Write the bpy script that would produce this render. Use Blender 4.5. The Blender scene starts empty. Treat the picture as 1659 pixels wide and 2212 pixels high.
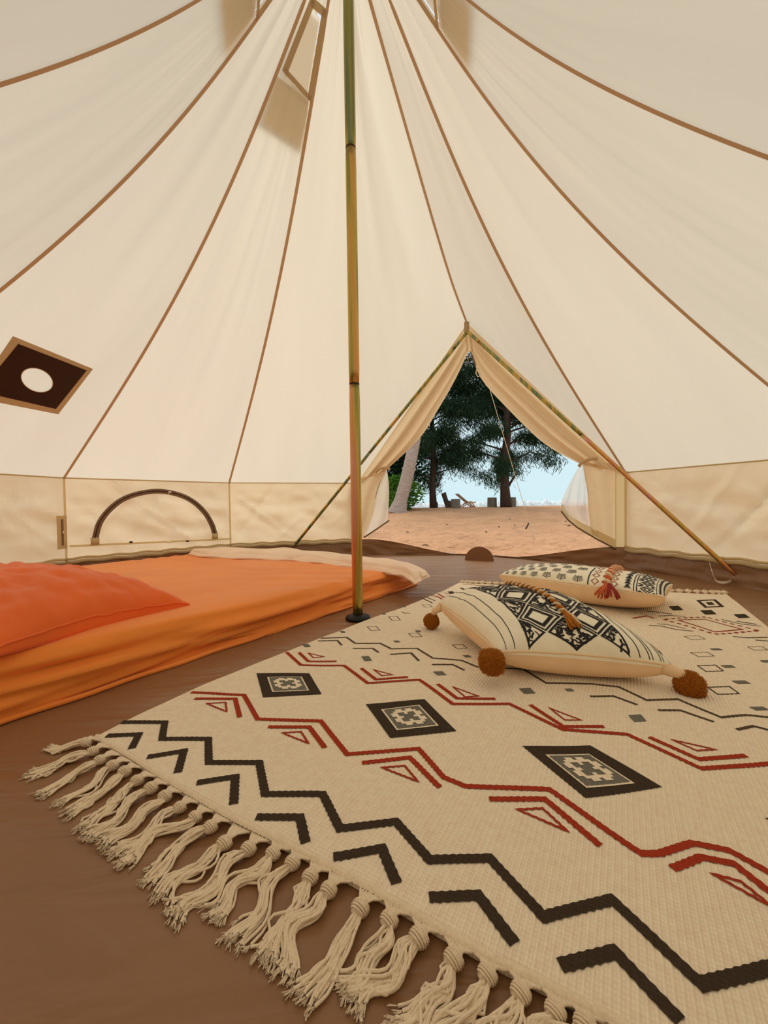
import bpy, math, random
import numpy as np
from mathutils import Vector, Matrix, noise
R_ = random.Random(7)
PI = math.pi
C = bpy.context.scene.collection
SC = bpy.context.scene

# ------------------------------------------------------------------ camera
F, PIT, ROL, HC = 880., .021, .0141, .4255
IW, IH = 1659, 2212
def ray(u, v):
    x = (u-IW/2)/F; y = -(v-IH/2)/F
    cr, sr = math.cos(ROL), math.sin(ROL); cp, sp = math.cos(PIT), math.sin(PIT)
    X = x*cr+y*sr; U = -x*sr+y*cr
    return Vector((X, cp+U*sp, -sp+U*cp))
EYE = Vector((0, 0, HC))
cam_d = bpy.data.cameras.new('camera'); cam = bpy.data.objects.new('camera', cam_d); C.objects.link(cam)
cam_d.sensor_fit = 'HORIZONTAL'; cam_d.sensor_width = 36; cam_d.lens = F/IW*36; cam_d.clip_start = .02; cam_d.clip_end = 4000
_o = ray(IW/2, IH/2); _r = (ray(IW/2+F, IH/2)-_o).normalized(); _u = (ray(IW/2, IH/2-F)-_o).normalized(); _b = -_o.normalized()
cam.matrix_world = Matrix(((_r.x, _u.x, _b.x, 0), (_r.y, _u.y, _b.y, 0), (_r.z, _u.z, _b.z, HC), (0, 0, 0, 1)))
SC.camera = cam

# ------------------------------------------------------------------ light
SC.view_settings.view_transform = 'Standard'; SC.view_settings.look = 'None'
SC.view_settings.gamma = 1; SC.view_settings.use_curve_mapping = False
SC.view_settings.exposure = 0.0
w = bpy.data.worlds.new('sky'); SC.world = w; w.use_nodes = True
nt = w.node_tree; nt.nodes.clear()
tc = nt.nodes.new('ShaderNodeTexCoord'); sx = nt.nodes.new('ShaderNodeSeparateXYZ'); rp = nt.nodes.new('ShaderNodeValToRGB')
bg = nt.nodes.new('ShaderNodeBackground'); wo = nt.nodes.new('ShaderNodeOutputWorld')
nt.links.new(tc.outputs['Generated'], sx.inputs[0]); nt.links.new(sx.outputs['Z'], rp.inputs[0])
rp.color_ramp.elements[0].position = 0.0; rp.color_ramp.elements[0].color = (.66, .87, .93, 1)
rp.color_ramp.elements[1].position = .7; rp.color_ramp.elements[1].color = (.78, .86, .92, 1)
nt.links.new(rp.outputs[0], bg.inputs[0]); nt.links.new(bg.outputs[0], wo.inputs[0])
bg.inputs[1].default_value = 1.0
sun_d = bpy.data.lights.new('sun', 'SUN'); sun_d.energy = 2.15; sun_d.angle = math.radians(50); sun_d.color = (1, .95, .87)
sun = bpy.data.objects.new('sun', sun_d); C.objects.link(sun)
sun.rotation_euler = Vector((.05, .85, .95)).to_track_quat('Z', 'Y').to_euler()

# ------------------------------------------------------------------ materials
def new_mat(name):
    m = bpy.data.materials.new(name); m.use_nodes = True; m.node_tree.nodes.clear()
    return m, m.node_tree
def N(nt, t, **k):
    n = nt.nodes.new('ShaderNode'+t)
    for a, b in k.items():
        if a in n.inputs.keys(): n.inputs[a].default_value = b
        else: setattr(n, a, b)
    return n
def L(nt, a, b): nt.links.new(a, b)
def col4(c): return (c[0], c[1], c[2], 1)
def srgb(r, g, b):
    f = lambda c: c/12.92 if c <= .04045 else ((c+.055)/1.055)**2.4
    return (f(r/255), f(g/255), f(b/255))
def noise_col(nt, c, amt=.12, scale=8, detail=5, coord='Object', stretch=(1, 1, 1)):
    tcn = N(nt, 'TexCoord'); mp = N(nt, 'Mapping'); mp.inputs['Scale'].default_value = stretch
    nz = N(nt, 'TexNoise', Scale=scale, Detail=detail); rp = N(nt, 'ValToRGB')
    L(nt, tcn.outputs[coord], mp.inputs[0]); L(nt, mp.outputs[0], nz.inputs['Vector'])
    rp.color_ramp.elements[0].position = .3; rp.color_ramp.elements[1].position = .7
    rp.color_ramp.elements[0].color = col4([x*(1-amt) for x in c]); rp.color_ramp.elements[1].color = col4([min(1, x*(1+amt)) for x in c])
    L(nt, nz.outputs[0], rp.inputs[0])
    return rp.outputs[0], mp.outputs[0], nz.outputs[0]
def pbr(name, c, rough=.8, amt=.1, scale=8, bump=0., bscale=60, bdist=.002, metal=0., coord='Object', stretch=(1, 1, 1), sheen=0., spec=.3):
    m, nt = new_mat(name)
    o = N(nt, 'OutputMaterial'); b = N(nt, 'BsdfPrincipled', Roughness=rough, Metallic=metal)
    b.inputs['Specular IOR Level'].default_value = spec
    if sheen: b.inputs['Sheen Weight'].default_value = sheen
    cs, vec, _ = noise_col(nt, c, amt, scale, 5, coord, stretch)
    L(nt, cs, b.inputs['Base Color'])
    if bump:
        n2 = N(nt, 'TexNoise', Scale=bscale, Detail=4); L(nt, vec, n2.inputs['Vector'])
        bp = N(nt, 'Bump', Strength=bump, Distance=bdist); L(nt, n2.outputs[0], bp.inputs['Height']); L(nt, bp.outputs[0], b.inputs['Normal'])
    L(nt, b.outputs[0], o.inputs[0])
    return m
def canvas(name, c, tr, trans=.6, wr=.5, ws=3.0, stretch=(1, 1, 1), coord='UV', fold=.012):
    # cotton canvas: diffuse one side, light coming through from the other
    m, nt = new_mat(name)
    o = N(nt, 'OutputMaterial'); d = N(nt, 'BsdfDiffuse'); t = N(nt, 'BsdfTranslucent'); mx = N(nt, 'MixShader', Fac=trans)
    cs, vec, _ = noise_col(nt, c, .035, 2.5, 6, coord, stretch); L(nt, cs, d.inputs[0])
    cs2, _, _ = noise_col(nt, tr, .03, 1.7, 8, coord, stretch); L(nt, cs2, t.inputs[0])
    n1 = N(nt, 'TexNoise', Scale=ws, Detail=3, Distortion=.8); L(nt, vec, n1.inputs['Vector'])
    n2 = N(nt, 'TexNoise', Scale=260, Detail=2); L(nt, vec, n2.inputs['Vector'])
    b1 = N(nt, 'Bump', Strength=wr, Distance=fold); L(nt, n1.outputs[0], b1.inputs['Height'])
    b2 = N(nt, 'Bump', Strength=.25, Distance=.0006); L(nt, n2.outputs[0], b2.inputs['Height']); L(nt, b1.outputs[0], b2.inputs['Normal'])
    L(nt, b2.outputs[0], d.inputs['Normal']); L(nt, b2.outputs[0], t.inputs['Normal'])
    L(nt, d.outputs[0], mx.inputs[1]); L(nt, t.outputs[0], mx.inputs[2]); L(nt, mx.outputs[0], o.inputs[0])
    return m
M = {}
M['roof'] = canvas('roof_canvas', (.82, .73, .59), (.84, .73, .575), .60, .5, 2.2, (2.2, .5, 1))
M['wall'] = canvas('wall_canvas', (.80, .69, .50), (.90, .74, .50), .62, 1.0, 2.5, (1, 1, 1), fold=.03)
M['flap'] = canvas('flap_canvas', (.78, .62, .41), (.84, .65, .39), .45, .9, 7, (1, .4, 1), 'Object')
M['band'] = canvas('band_canvas', (.74, .62, .38), (.85, .68, .36), .4, .3, 8, (1, 1, 1), 'Object')
M['hood'] = canvas('hood_canvas', (.66, .56, .38), (.70, .56, .35), .42, .3, 4, (1, 1, 1), 'Object')
M['tape'] = canvas('seam_tape', (.56, .36, .22), (.60, .36, .18), .35, .1, 8, (1, 1, 1), 'Object')
M['tan_tape'] = canvas('tan_tape', (.56, .40, .24), (.6, .42, .2), .3, .1, 8, (1, 1, 1), 'Object')
def screen_mat():
    m, nt = new_mat('insect_mesh'); o = N(nt, 'OutputMaterial'); d = N(nt, 'BsdfDiffuse', Color=(.85, .78, .66, 1)); t = N(nt, 'BsdfTranslucent', Color=(.92, .82, .66, 1))
    tp = N(nt, 'BsdfTransparent', Color=(1, 1, 1, 1)); a = N(nt, 'MixShader', Fac=.55); b = N(nt, 'MixShader', Fac=.12)
    L(nt, d.outputs[0], a.inputs[1]); L(nt, t.outputs[0], a.inputs[2]); L(nt, a.outputs[0], b.inputs[1]); L(nt, tp.outputs[0], b.inputs[2]); L(nt, b.outputs[0], o.inputs[0])
    return m
M['screen'] = screen_mat()
def vinyl_mat():
    m, nt = new_mat('clear_vinyl'); o = N(nt, 'OutputMaterial'); g = N(nt, 'BsdfGlossy', Roughness=.15, Color=(1, 1, 1, 1)); d = N(nt, 'BsdfTranslucent', Color=(.9, .86, .78, 1))
    tp = N(nt, 'BsdfTransparent', Color=(.96, .95, .92, 1)); a = N(nt, 'MixShader', Fac=.5); b = N(nt, 'MixShader', Fac=.35)
    L(nt, g.outputs[0], a.inputs[1]); L(nt, d.outputs[0], a.inputs[2]); L(nt, a.outputs[0], b.inputs[1]); L(nt, tp.outputs[0], b.inputs[2]); L(nt, b.outputs[0], o.inputs[0])
    return m
M['vinyl'] = vinyl_mat()
def floor_mat():
    m = pbr('brown_groundsheet', srgb(140, 100, 66), .36, .05, 3, 0, spec=.45)
    nt = m.node_tree; b = [n for n in nt.nodes if n.type == 'BSDF_PRINCIPLED'][0]
    tcn = N(nt, 'TexCoord'); n1 = N(nt, 'TexNoise', Scale=3.0, Detail=3, Distortion=1.4); n2 = N(nt, 'TexNoise', Scale=400, Detail=2)
    mp = N(nt, 'Mapping'); mp.inputs['Rotation'].default_value = (0, 0, .6); mp.inputs['Scale'].default_value = (1, 3.2, 1)
    L(nt, tcn.outputs['Object'], mp.inputs[0]); L(nt, mp.outputs[0], n1.inputs['Vector']); L(nt, tcn.outputs['Object'], n2.inputs['Vector'])
    b1 = N(nt, 'Bump', Strength=.5, Distance=.02); b2 = N(nt, 'Bump', Strength=.12, Distance=.0008)
    L(nt, n1.outputs[0], b1.inputs['Height']); L(nt, n2.outputs[0], b2.inputs['Height']); L(nt, b1.outputs[0], b2.inputs['Normal']); L(nt, b2.outputs[0], b.inputs['Normal'])
    return m
M['floor'] = floor_mat()
RUGA = -.5301
def weave(name, c, amt=.06, depth=.0022):
    m, nt = new_mat(name); o = N(nt, 'OutputMaterial'); b = N(nt, 'BsdfPrincipled', Roughness=.95); b.inputs['Specular IOR Level'].default_value = .1
    tcn = N(nt, 'TexCoord'); mp = N(nt, 'Mapping'); mp.inputs['Rotation'].default_value = (0, 0, -RUGA)
    L(nt, tcn.outputs['Object'], mp.inputs[0])
    wv = N(nt, 'TexWave', Scale=1/.0034/ (2*PI) *2*PI/10*1.6, Distortion=.5, Detail=1); wv.bands_direction = 'X'
    w2 = N(nt, 'TexWave', Scale=1/.0026/10*1.6, Distortion=.6, Detail=1); w2.bands_direction = 'Y'
    wv.inputs['Detail Scale'].default_value = 2; w2.inputs['Detail Scale'].default_value = 2
    L(nt, mp.outputs[0], wv.inputs['Vector']); L(nt, mp.outputs[0], w2.inputs['Vector'])
    mx = N(nt, 'Math', operation='MULTIPLY_ADD'); mx.inputs[1].default_value = .45
    L(nt, w2.outputs['Fac'], mx.inputs[0]); L(nt, wv.outputs['Fac'], mx.inputs[2])
    bp = N(nt, 'Bump', Strength=.75, Distance=depth); L(nt, mx.outputs[0], bp.inputs['Height']); L(nt, bp.outputs[0], b.inputs['Normal'])
    cs, _, _ = noise_col(nt, c, amt, 90, 6)
    cr = N(nt, 'ValToRGB'); cr.color_ramp.elements[0].color = (.93, .91, .87, 1); cr.color_ramp.elements[1].color = (1, 1, 1, 1); cr.color_ramp.elements[1].position = .6  # crevice shade painted into the colour: weave valleys slightly darker
    L(nt, mx.outputs[0], cr.inputs[0])
    ml = N(nt, 'MixRGB', blend_type='MULTIPLY'); ml.inputs[0].default_value = 1; L(nt, cs, ml.inputs[1]); L(nt, cr.outputs[0], ml.inputs[2]); L(nt, ml.outputs[0], b.inputs['Base Color'])
    L(nt, b.outputs[0], o.inputs[0]); return m
M['rug'] = weave('woven_cream_cotton', srgb(255, 234, 206))
M['rug_dark'] = weave('woven_charcoal', srgb(70, 58, 46))
M['rug_red'] = weave('woven_brick_red', srgb(172, 62, 38))
M['rug_grey'] = weave('woven_grey', srgb(122, 118, 106))
M['rug_brown'] = weave('woven_brown', srgb(92, 76, 58))
M['yarn'] = pbr('cream_yarn', srgb(238, 218, 188), .95, .08, 300, .5, 900, .001)
M['orange'] = pbr('orange_cotton_sheet', srgb(250, 144, 56), .75, .06, 4, .5, 9, .012, sheen=.2)
M['orange_pillow'] = pbr('orange_pillowcase', srgb(242, 108, 34), .75, .06, 5, .5, 10, .010, sheen=.2)
M['cream_quilt'] = pbr('cream_quilt', srgb(250, 222, 196), .85, .05, 8, .6, 16, .012)
M['ground_sand'] = None
def sand_mat():
    m, nt = new_mat('orange_sand'); o = N(nt, 'OutputMaterial'); b = N(nt, 'BsdfPrincipled', Roughness=.95); b.inputs['Specular IOR Level'].default_value = .1
    cs, vec, _ = noise_col(nt, srgb(224, 168, 126), .12, 1.5, 8)
    L(nt, cs, b.inputs['Base Color'])
    n1 = N(nt, 'TexNoise', Scale=9, Detail=6); n2 = N(nt, 'TexNoise', Scale=60, Detail=4); L(nt, vec, n1.inputs['Vector']); L(nt, vec, n2.inputs['Vector'])
    b1 = N(nt, 'Bump', Strength=.9, Distance=.12); b2 = N(nt, 'Bump', Strength=.6, Distance=.012)
    L(nt, n1.outputs[0], b1.inputs['Height']); L(nt, n2.outputs[0], b2.inputs['Height']); L(nt, b1.outputs[0], b2.inputs['Normal']); L(nt, b2.outputs[0], b.inputs['Normal'])
    L(nt, b.outputs[0], o.inputs[0]); return m
M['sand'] = sand_mat()
def pole_mat(name, sc=1.0, seed=0., sh=0.):
    # yellow-chromate plated steel: gold, olive, green and rose, reflections painted in as lengthwise stripes
    m, nt = new_mat(name); o = N(nt, 'OutputMaterial'); b = N(nt, 'BsdfPrincipled', Roughness=.27, Metallic=.9)
    tcn = N(nt, 'TexCoord'); mp = N(nt, 'Mapping'); mp.inputs['Scale'].default_value = (34, 34, 1.1*sc); mp.inputs['Location'].default_value = (seed, seed, seed)
    nz = N(nt, 'TexNoise', Scale=1.0, Detail=3, Distortion=.6); rp = N(nt, 'ValToRGB')
    L(nt, tcn.outputs['Object'], mp.inputs[0]); L(nt, mp.outputs[0], nz.inputs['Vector']); L(nt, nz.outputs[0], rp.inputs[0])
    e = rp.color_ramp.elements
    e[0].position = .28+sh; e[0].color = col4(srgb(108, 128, 104)); e[1].position = .70+sh; e[1].color = col4(srgb(206, 146, 130))
    for p, c in ((.40, (150, 146, 74)), (.52, (206, 166, 84)), (.62, (210, 144, 90))):
        q = e.new(p+sh); q.color = col4(srgb(*c))
    L(nt, rp.outputs[0], b.inputs['Base Color'])
    n2 = N(nt, 'TexNoise', Scale=40, Detail=4); L(nt, tcn.outputs['Object'], n2.inputs['Vector'])
    mr = N(nt, 'MapRange'); mr.inputs['To Min'].default_value = .2; mr.inputs['To Max'].default_value = .4; L(nt, n2.outputs[0], mr.inputs[0]); L(nt, mr.outputs[0], b.inputs['Roughness'])
    L(nt, b.outputs[0], o.inputs[0]); return m
M['pole'] = pole_mat('chromate_steel'); M['pole2'] = pole_mat('chromate_steel_green', 1, 3.3, .10); M['pole3'] = pole_mat('chromate_steel_rose', 1, 5.1, -.09)
M['black'] = pbr('black_rubber', (.012, .011, .01), .5, .1, 20)
M['stove'] = pbr('dark_flameproof_cloth', srgb(56, 34, 22), .7, .1, 20, .3, 300, .001)
M['grey_zip'] = pbr('grey_zip_tape', srgb(132, 108, 84), .8, .1, 40, .3, 300, .001)
M['white_cord'] = pbr('white_cord', srgb(235, 225, 205), .8, .05, 100)
M['cush_top'] = pbr('cream_cotton_face', srgb(252, 242, 216), .9, .05, 20, .5, 300, .0012, sheen=.1)
M['cush_back'] = pbr('beige_cotton_back', srgb(244, 208, 164), .9, .05, 14, .4, 14, .006, sheen=.1)
M['ink'] = pbr('printed_charcoal', srgb(46, 44, 46), .9, .1, 80)
M['ink_red'] = pbr('printed_rust', srgb(164, 84, 58), .9, .1, 80)
M['ochre'] = pbr('ochre_yarn', srgb(192, 116, 34), .95, .25, 220, .8, 500, .003)
M['rust'] = pbr('rust_yarn', srgb(206, 104, 62), .95, .15, 200, .5, 500, .002)
M['wine'] = pbr('dark_red_yarn', srgb(158, 54, 44), .95, .15, 200, .5, 500, .002)
M['cream_tuft'] = pbr('tufted_cream', srgb(240, 212, 172), .95, .1, 120, 1., 160, .006)
M['bark'] = pbr('dark_bark', srgb(84, 66, 56), .95, .3, 6, 1, 14, .03, stretch=(4, 4, 1))
M['palm_bark'] = pbr('grey_palm_bark', srgb(186, 164, 150), .95, .18, 9, .8, 18, .02, stretch=(1, 1, 3))
def leafm(name, c, c2, tr=.3):
    m, nt = new_mat(name); o = N(nt, 'OutputMaterial'); d = N(nt, 'BsdfDiffuse'); t = N(nt, 'BsdfTranslucent'); mx = N(nt, 'MixShader', Fac=tr)
    cs, _, _ = noise_col(nt, c, .35, 2.5, 5); L(nt, cs, d.inputs[0]); t.inputs[0].default_value = col4(c2)
    L(nt, d.outputs[0], mx.inputs[1]); L(nt, t.outputs[0], mx.inputs[2]); L(nt, mx.outputs[0], o.inputs[0]); return m
M['needles'] = leafm('casuarina_needles', srgb(50, 70, 50), srgb(60, 92, 54), .15)
M['needles_dark'] = leafm('dark_foliage', srgb(44, 66, 44), srgb(60, 90, 50), .15)
M['leaf'] = leafm('bright_leaves', srgb(96, 138, 56), srgb(120, 170, 60), .35)
M['stump'] = pbr('weathered_stump', srgb(130, 118, 104), .95, .2, 10, .8, 30, .01, stretch=(3, 3, .6))
M['driftwood'] = pbr('dark_driftwood', srgb(88, 70, 58), .9, .25, 10, .8, 30, .01)
M['pale_wood'] = pbr('pale_wood', srgb(214, 168, 132), .7, .1, 10)
M['deck_cloth'] = pbr('faded_deckchair_cloth', srgb(176, 160, 140), .9, .1, 10)
M['flapbrown'] = pbr('brown_webbing_tab', srgb(132, 88, 56), .7, .08, 20)
def sea_mat():
    m, nt = new_mat('pale_sea'); o = N(nt, 'OutputMaterial'); b = N(nt, 'BsdfPrincipled', Roughness=.35)
    b.inputs['Base Color'].default_value = (.50, .78, .84, 1); b.inputs['Specular IOR Level'].default_value = .6
    tcn = N(nt, 'TexCoord'); n1 = N(nt, 'TexNoise', Scale=1.2, Detail=5); L(nt, tcn.outputs['Object'], n1.inputs['Vector'])
    bp = N(nt, 'Bump', Strength=.3, Distance=.1); L(nt, n1.outputs[0], bp.inputs['Height']); L(nt, bp.outputs[0], b.inputs['Normal']); L(nt, b.outputs[0], o.inputs[0]); return m
M['sea'] = sea_mat()
M['foam'] = pbr('surf_foam', (.93, .93, .90), .9, .18, 3, 1, 5, .2)

# ------------------------------------------------------------------ mesh helpers
class MB:
    def __init__(s): s.v = []; s.f = []; s.uv = None
    def add(s, vs, fs):
        o = len(s.v); s.v += [tuple(p) for p in vs]; s.f += [tuple(i+o for i in f) for f in fs]
    def grid(s, nu, nv, fn, closed_u=False, keep=None, uvfn=None):
        o = len(s.v)
        for j in range(nv+1):
            for i in range(nu if closed_u else nu+1):
                s.v.append(tuple(fn(i/nu, j/nv)))
        W = nu if closed_u else nu+1
        for j in range(nv):
            for i in range(nu):
                i2 = (i+1) % W if closed_u else i+1
                if keep and not keep((i+.5)/nu, (j+.5)/nv): continue
                s.f.append((o+j*W+i, o+j*W+i2, o+(j+1)*W+i2, o+(j+1)*W+i))
                if uvfn:
                    s.uv = s.uv or []
                    s.uv += [uvfn(i/nu, j/nv), uvfn((i+1)/nu, j/nv), uvfn((i+1)/nu, (j+1)/nv), uvfn(i/nu, (j+1)/nv)]
    def tube(s, pts, rad, n=8, cap=True):
        pts = [Vector(p) for p in pts]; k = len(pts); o = len(s.v); prev = None
        for i, p in enumerate(pts):
            t = (pts[min(i+1, k-1)]-pts[max(i-1, 0)]).normalized()
            if prev is None:
                a = t.cross(Vector((0, 0, 1)));
                if a.length < .1: a = t.cross(Vector((1, 0, 0)))
            else: a = prev-t*prev.dot(t)
            a.normalize(); prev = a; b = t.cross(a); r = rad(i/(k-1)) if callable(rad) else rad
            for q in range(n): s.v.append(tuple(p+(a*math.cos(q*2*PI/n)+b*math.sin(q*2*PI/n))*r))
        for i in range(k-1):
            for q in range(n): s.f.append((o+i*n+q, o+i*n+(q+1) % n, o+(i+1)*n+(q+1) % n, o+(i+1)*n+q))
        if cap: s.f.append(tuple(o+q for q in range(n))[::-1]); s.f.append(tuple(o+(k-1)*n+q for q in range(n)))
    def ball(s, c, r, nu=12, nv=8, fn=None, M3=None):
        c = Vector(c); o = len(s.v)
        for j in range(nv+1):
            th = PI*j/nv
            for i in range(nu):
                ph = 2*PI*i/nu; d = Vector((math.sin(th)*math.cos(ph), math.sin(th)*math.sin(ph), math.cos(th)))
                k = fn(d) if fn else 1
                e = Vector((d.x*r[0], d.y*r[1], d.z*r[2])) if hasattr(r, '__len__') else d*r
                e = e*k
                if M3: e = M3 @ e
                s.v.append(tuple(c+e))
        for j in range(nv):
            for i in range(nu): s.f.append((o+j*nu+i, o+(j+1)*nu+i, o+(j+1)*nu+(i+1) % nu, o+j*nu+(i+1) % nu))
    def box(s, c, h, M3=None):
        c = Vector(c); vs = []
        for x in (-1, 1):
            for y in (-1, 1):
                for z in (-1, 1):
                    e = Vector((x*h[0], y*h[1], z*h[2])); e = M3 @ e if M3 else e; vs.append(c+e)
        s.add(vs, [(0, 1, 3, 2), (4, 6, 7, 5), (0, 4, 5, 1), (2, 3, 7, 6), (0, 2, 6, 4), (1, 5, 7, 3)])
    def build(s, name, mat, parent=None, smooth=True, origin=None):
        me = bpy.data.meshes.new(name); o = Vector(origin) if origin else Vector((0, 0, 0))
        me.from_pydata([tuple(Vector(v)-o) for v in s.v] if origin else s.v, [], s.f)
        if s.uv:
            l = me.uv_layers.new(name='UVMap'); l.data.foreach_set('uv', np.array(s.uv, dtype=np.float32).ravel())
        if smooth: me.polygons.foreach_set('use_smooth', [True]*len(me.polygons))
        me.materials.append(mat); me.update()
        ob = bpy.data.objects.new(name, me); C.objects.link(ob); ob.location = o
        if parent:
            ob.parent = parent
            ob.matrix_parent_inverse = Matrix.Translation(-parent.location)   # every object's own location is its world place
        return ob
def empty(name, loc=(0, 0, 0)):
    o = bpy.data.objects.new(name, None); C.objects.link(o); o.location = loc; o.empty_display_size = .1; return o
def tag(o, label=None, cat=None, group=None, kind=None):
    if label: o['label'] = label
    if cat: o['category'] = cat
    if group: o['group'] = group
    if kind: o['kind'] = kind
    return o
def thing(name, loc, label, cat, group=None):
    return tag(empty(name, loc), label, cat, group)
def smin(x, a, b): x = max(0, min(1, (x-a)/(b-a))); return x*x*(3-2*x)
def nz3(x, y, z=0., s=1.): return noise.noise(Vector((x*s, y*s, z*s)))
def ground_pt(u, v, z=0.):
    d = ray(u, v); return EYE+d*((z-HC)/d.z)

# ------------------------------------------------------------------ tent geometry
PX, PY, TR, PH, WH = -.1015, 1.4925, 1.957, -.0621, .60
STEP = PI/6
def az(k): return PH+k*STEP
def pol(r, a, z): return Vector((PX+r*math.sin(a), PY+r*math.cos(a), z))
_pz = np.array([2.47, 2.40, 2.33, 2.24, 2.11, 2.01, 1.87, 1.69, 1.6, 1.43, 1.22, 1.17, .86, .6])
_pr = np.array([.08, .155, .205, .265, .335, .42, .53, .675, .76, .93, 1.17, 1.24, 1.6, 1.957])
_poly = np.polyfit(_pz, _pr, 4, w=[1]*13+[6])
ZTOP = 2.50
_d6 = 1.957-float(np.polyval(_poly, .6))
def rprof(z): return max(.03, float(np.polyval(_poly, z))+_d6*max(0, 1-(z-.6)/.5))
def seam_pt(k, t, off=0.):
    # t 0 at the apex .. 1 at the wall top (or the A-frame top for the door seam)
    if k == 1:
        P = [(.07, 2.49), (.171, 2.407), (.481, 2.225), (.922, 1.975), (1.25, 1.815), (1.60, 1.70)]
        x = t*(len(P)-1); i = min(int(x), len(P)-2); f = x-i
        p0 = P[max(i-1, 0)]; p1 = P[i]; p2 = P[i+1]; p3 = P[min(i+2, len(P)-1)]
        q = [.5*(2*p1[j]+(p2[j]-p0[j])*f+(2*p0[j]-5*p1[j]+4*p2[j]-p3[j])*f*f+(-p0[j]+3*p1[j]-3*p2[j]+p3[j])*f**3) for j in (0, 1)]
        return pol(q[0]-off*.4, az(1), q[1]-off)
    z = ZTOP+(WH-ZTOP)*t
    return pol(rprof(z)-off*.7, az(k), z-off*.5)
def panel_pt(k, a, t, off=0.):
    p = seam_pt(k, t, off).lerp(seam_pt(k+1 if k+1 != 13 else 1, t, off), a)
    return p
def hit_roof(k, u, v, off=0.):
    # photo point -> the flat canvas panel between seams k and k+1
    m = az(k+.5); d = ray(u, v)
    def fn(s):
        P = EYE+d*s; dd = (P.x-PX)*math.sin(m)+(P.y-PY)*math.cos(m)
        lim = math.cos(STEP/2)*(rprof(P.z) if P.z > WH else TR)-off
        return dd-lim
    a, b = .05, .05
    while fn(b) < 0 and b < 6: b += .02
    a = b-.02
    for _ in range(30):
        c = (a+b)/2
        if fn(c) < 0: a = c
        else: b = c
    return EYE+d*a
def inpoly(x, y, P):
    c = False; n = len(P)
    for i in range(n):
        x1, y1 = P[i]; x2, y2 = P[(i+1) % n]
        if (y1 > y) != (y2 > y) and x < (x2-x1)*(y-y1)/(y2-y1)+x1: c = not c
    return c
def loc2(k, P):   # lateral fraction, height on a panel
    m = az(k+.5); s = (P.x-PX)*math.cos(m)-(P.y-PY)*math.sin(m); return (s, P.z)

# floor ------------------------------------------------------------
fl = MB(); nr = 40
def floor_fn(a, b):
    ang = a*2*PI; k = math.floor((ang-PH)/STEP); m = az(k+.5); rr = TR*math.cos(STEP/2)/math.cos(ang-m)
    r = rr*b; x = PX+r*math.sin(ang); y = PY+r*math.cos(ang)
    return (x, y, .0015*nz3(x, y, 0, 3)*(b < .98))
fl.grid(144, nr, floor_fn, closed_u=True)
fl.f = [f[::-1] for f in fl.f]
floor = tag(fl.build('floor', M['floor']), 'brown groundsheet covering the tent floor', kind='structure')
# upstand of the groundsheet, low in the doorway
BK = .115
def bucket_h(k, a):
    if k == 0: return BK*(1-smin(a*2, .2, 1.75))+.012
    if k == 1: return BK*smin(a*2, .45, 2.0)+.012
    return BK
for k in range(12):
    b = MB(); kk = k
    def fb(a, t, k=kk):
        h = bucket_h(k, a); z = h*t; P0 = pol(TR, az(k), 0); P1 = pol(TR, az(k+1), 0); P = P0.lerp(P1, a)
        m = az(k+.5); o = -.02*(1-t)+.010*math.sin(t*6+a*9+k)*nz3(a*6, t*3, k)*2
        if k in (0, 1): o += -.02*t*math.sin(PI*a)
        return (P.x+math.sin(m)*o, P.y+math.cos(m)*o, z)
    b.grid(50, 8, fb)
    b.build('groundsheet_edge', M['floor'], floor)
# half-round tab at the threshold
tb = MB(); tc0 = ground_pt(1035, 1211)
dm = Vector((math.cos(az(1)), -math.sin(az(1)), 0)); nin = Vector((-math.sin(az(1)), -math.cos(az(1)), 0))
vs = [tc0+dm*(.105*math.cos(i*PI/20))+Vector((0, 0, .10*math.sin(i*PI/20)))-nin*(.02*math.sin(i*PI/20)) for i in range(21)]
vs2 = [p+nin*.006 for p in vs]
tb.add(vs+vs2, [tuple(range(21)), tuple(range(41, 20, -1))]+[(i, i+21, i+22, i+1) for i in range(20)]+[(20, 41, 21, 0)])
tag(tb.build('threshold_tab', M['flapbrown'], floor, smooth=False), 'brown half-round tab standing at the door threshold')

# roof ------------------------------------------------------------
ceiling = tag(empty('ceiling', (PX, PY, ZTOP)), 'cream canvas bell tent roof with stitched seams', kind='structure')
VENTS = {}
def poly_on(k, px, off=0.): return [hit_roof(k, u, v, off) for u, v in px]
vent_px = [(617, 158), (672, 18), (693, 36), (664, 210)]
vA = poly_on(-2, vent_px); vAl = [loc2(-2, p) for p in vA]
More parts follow.
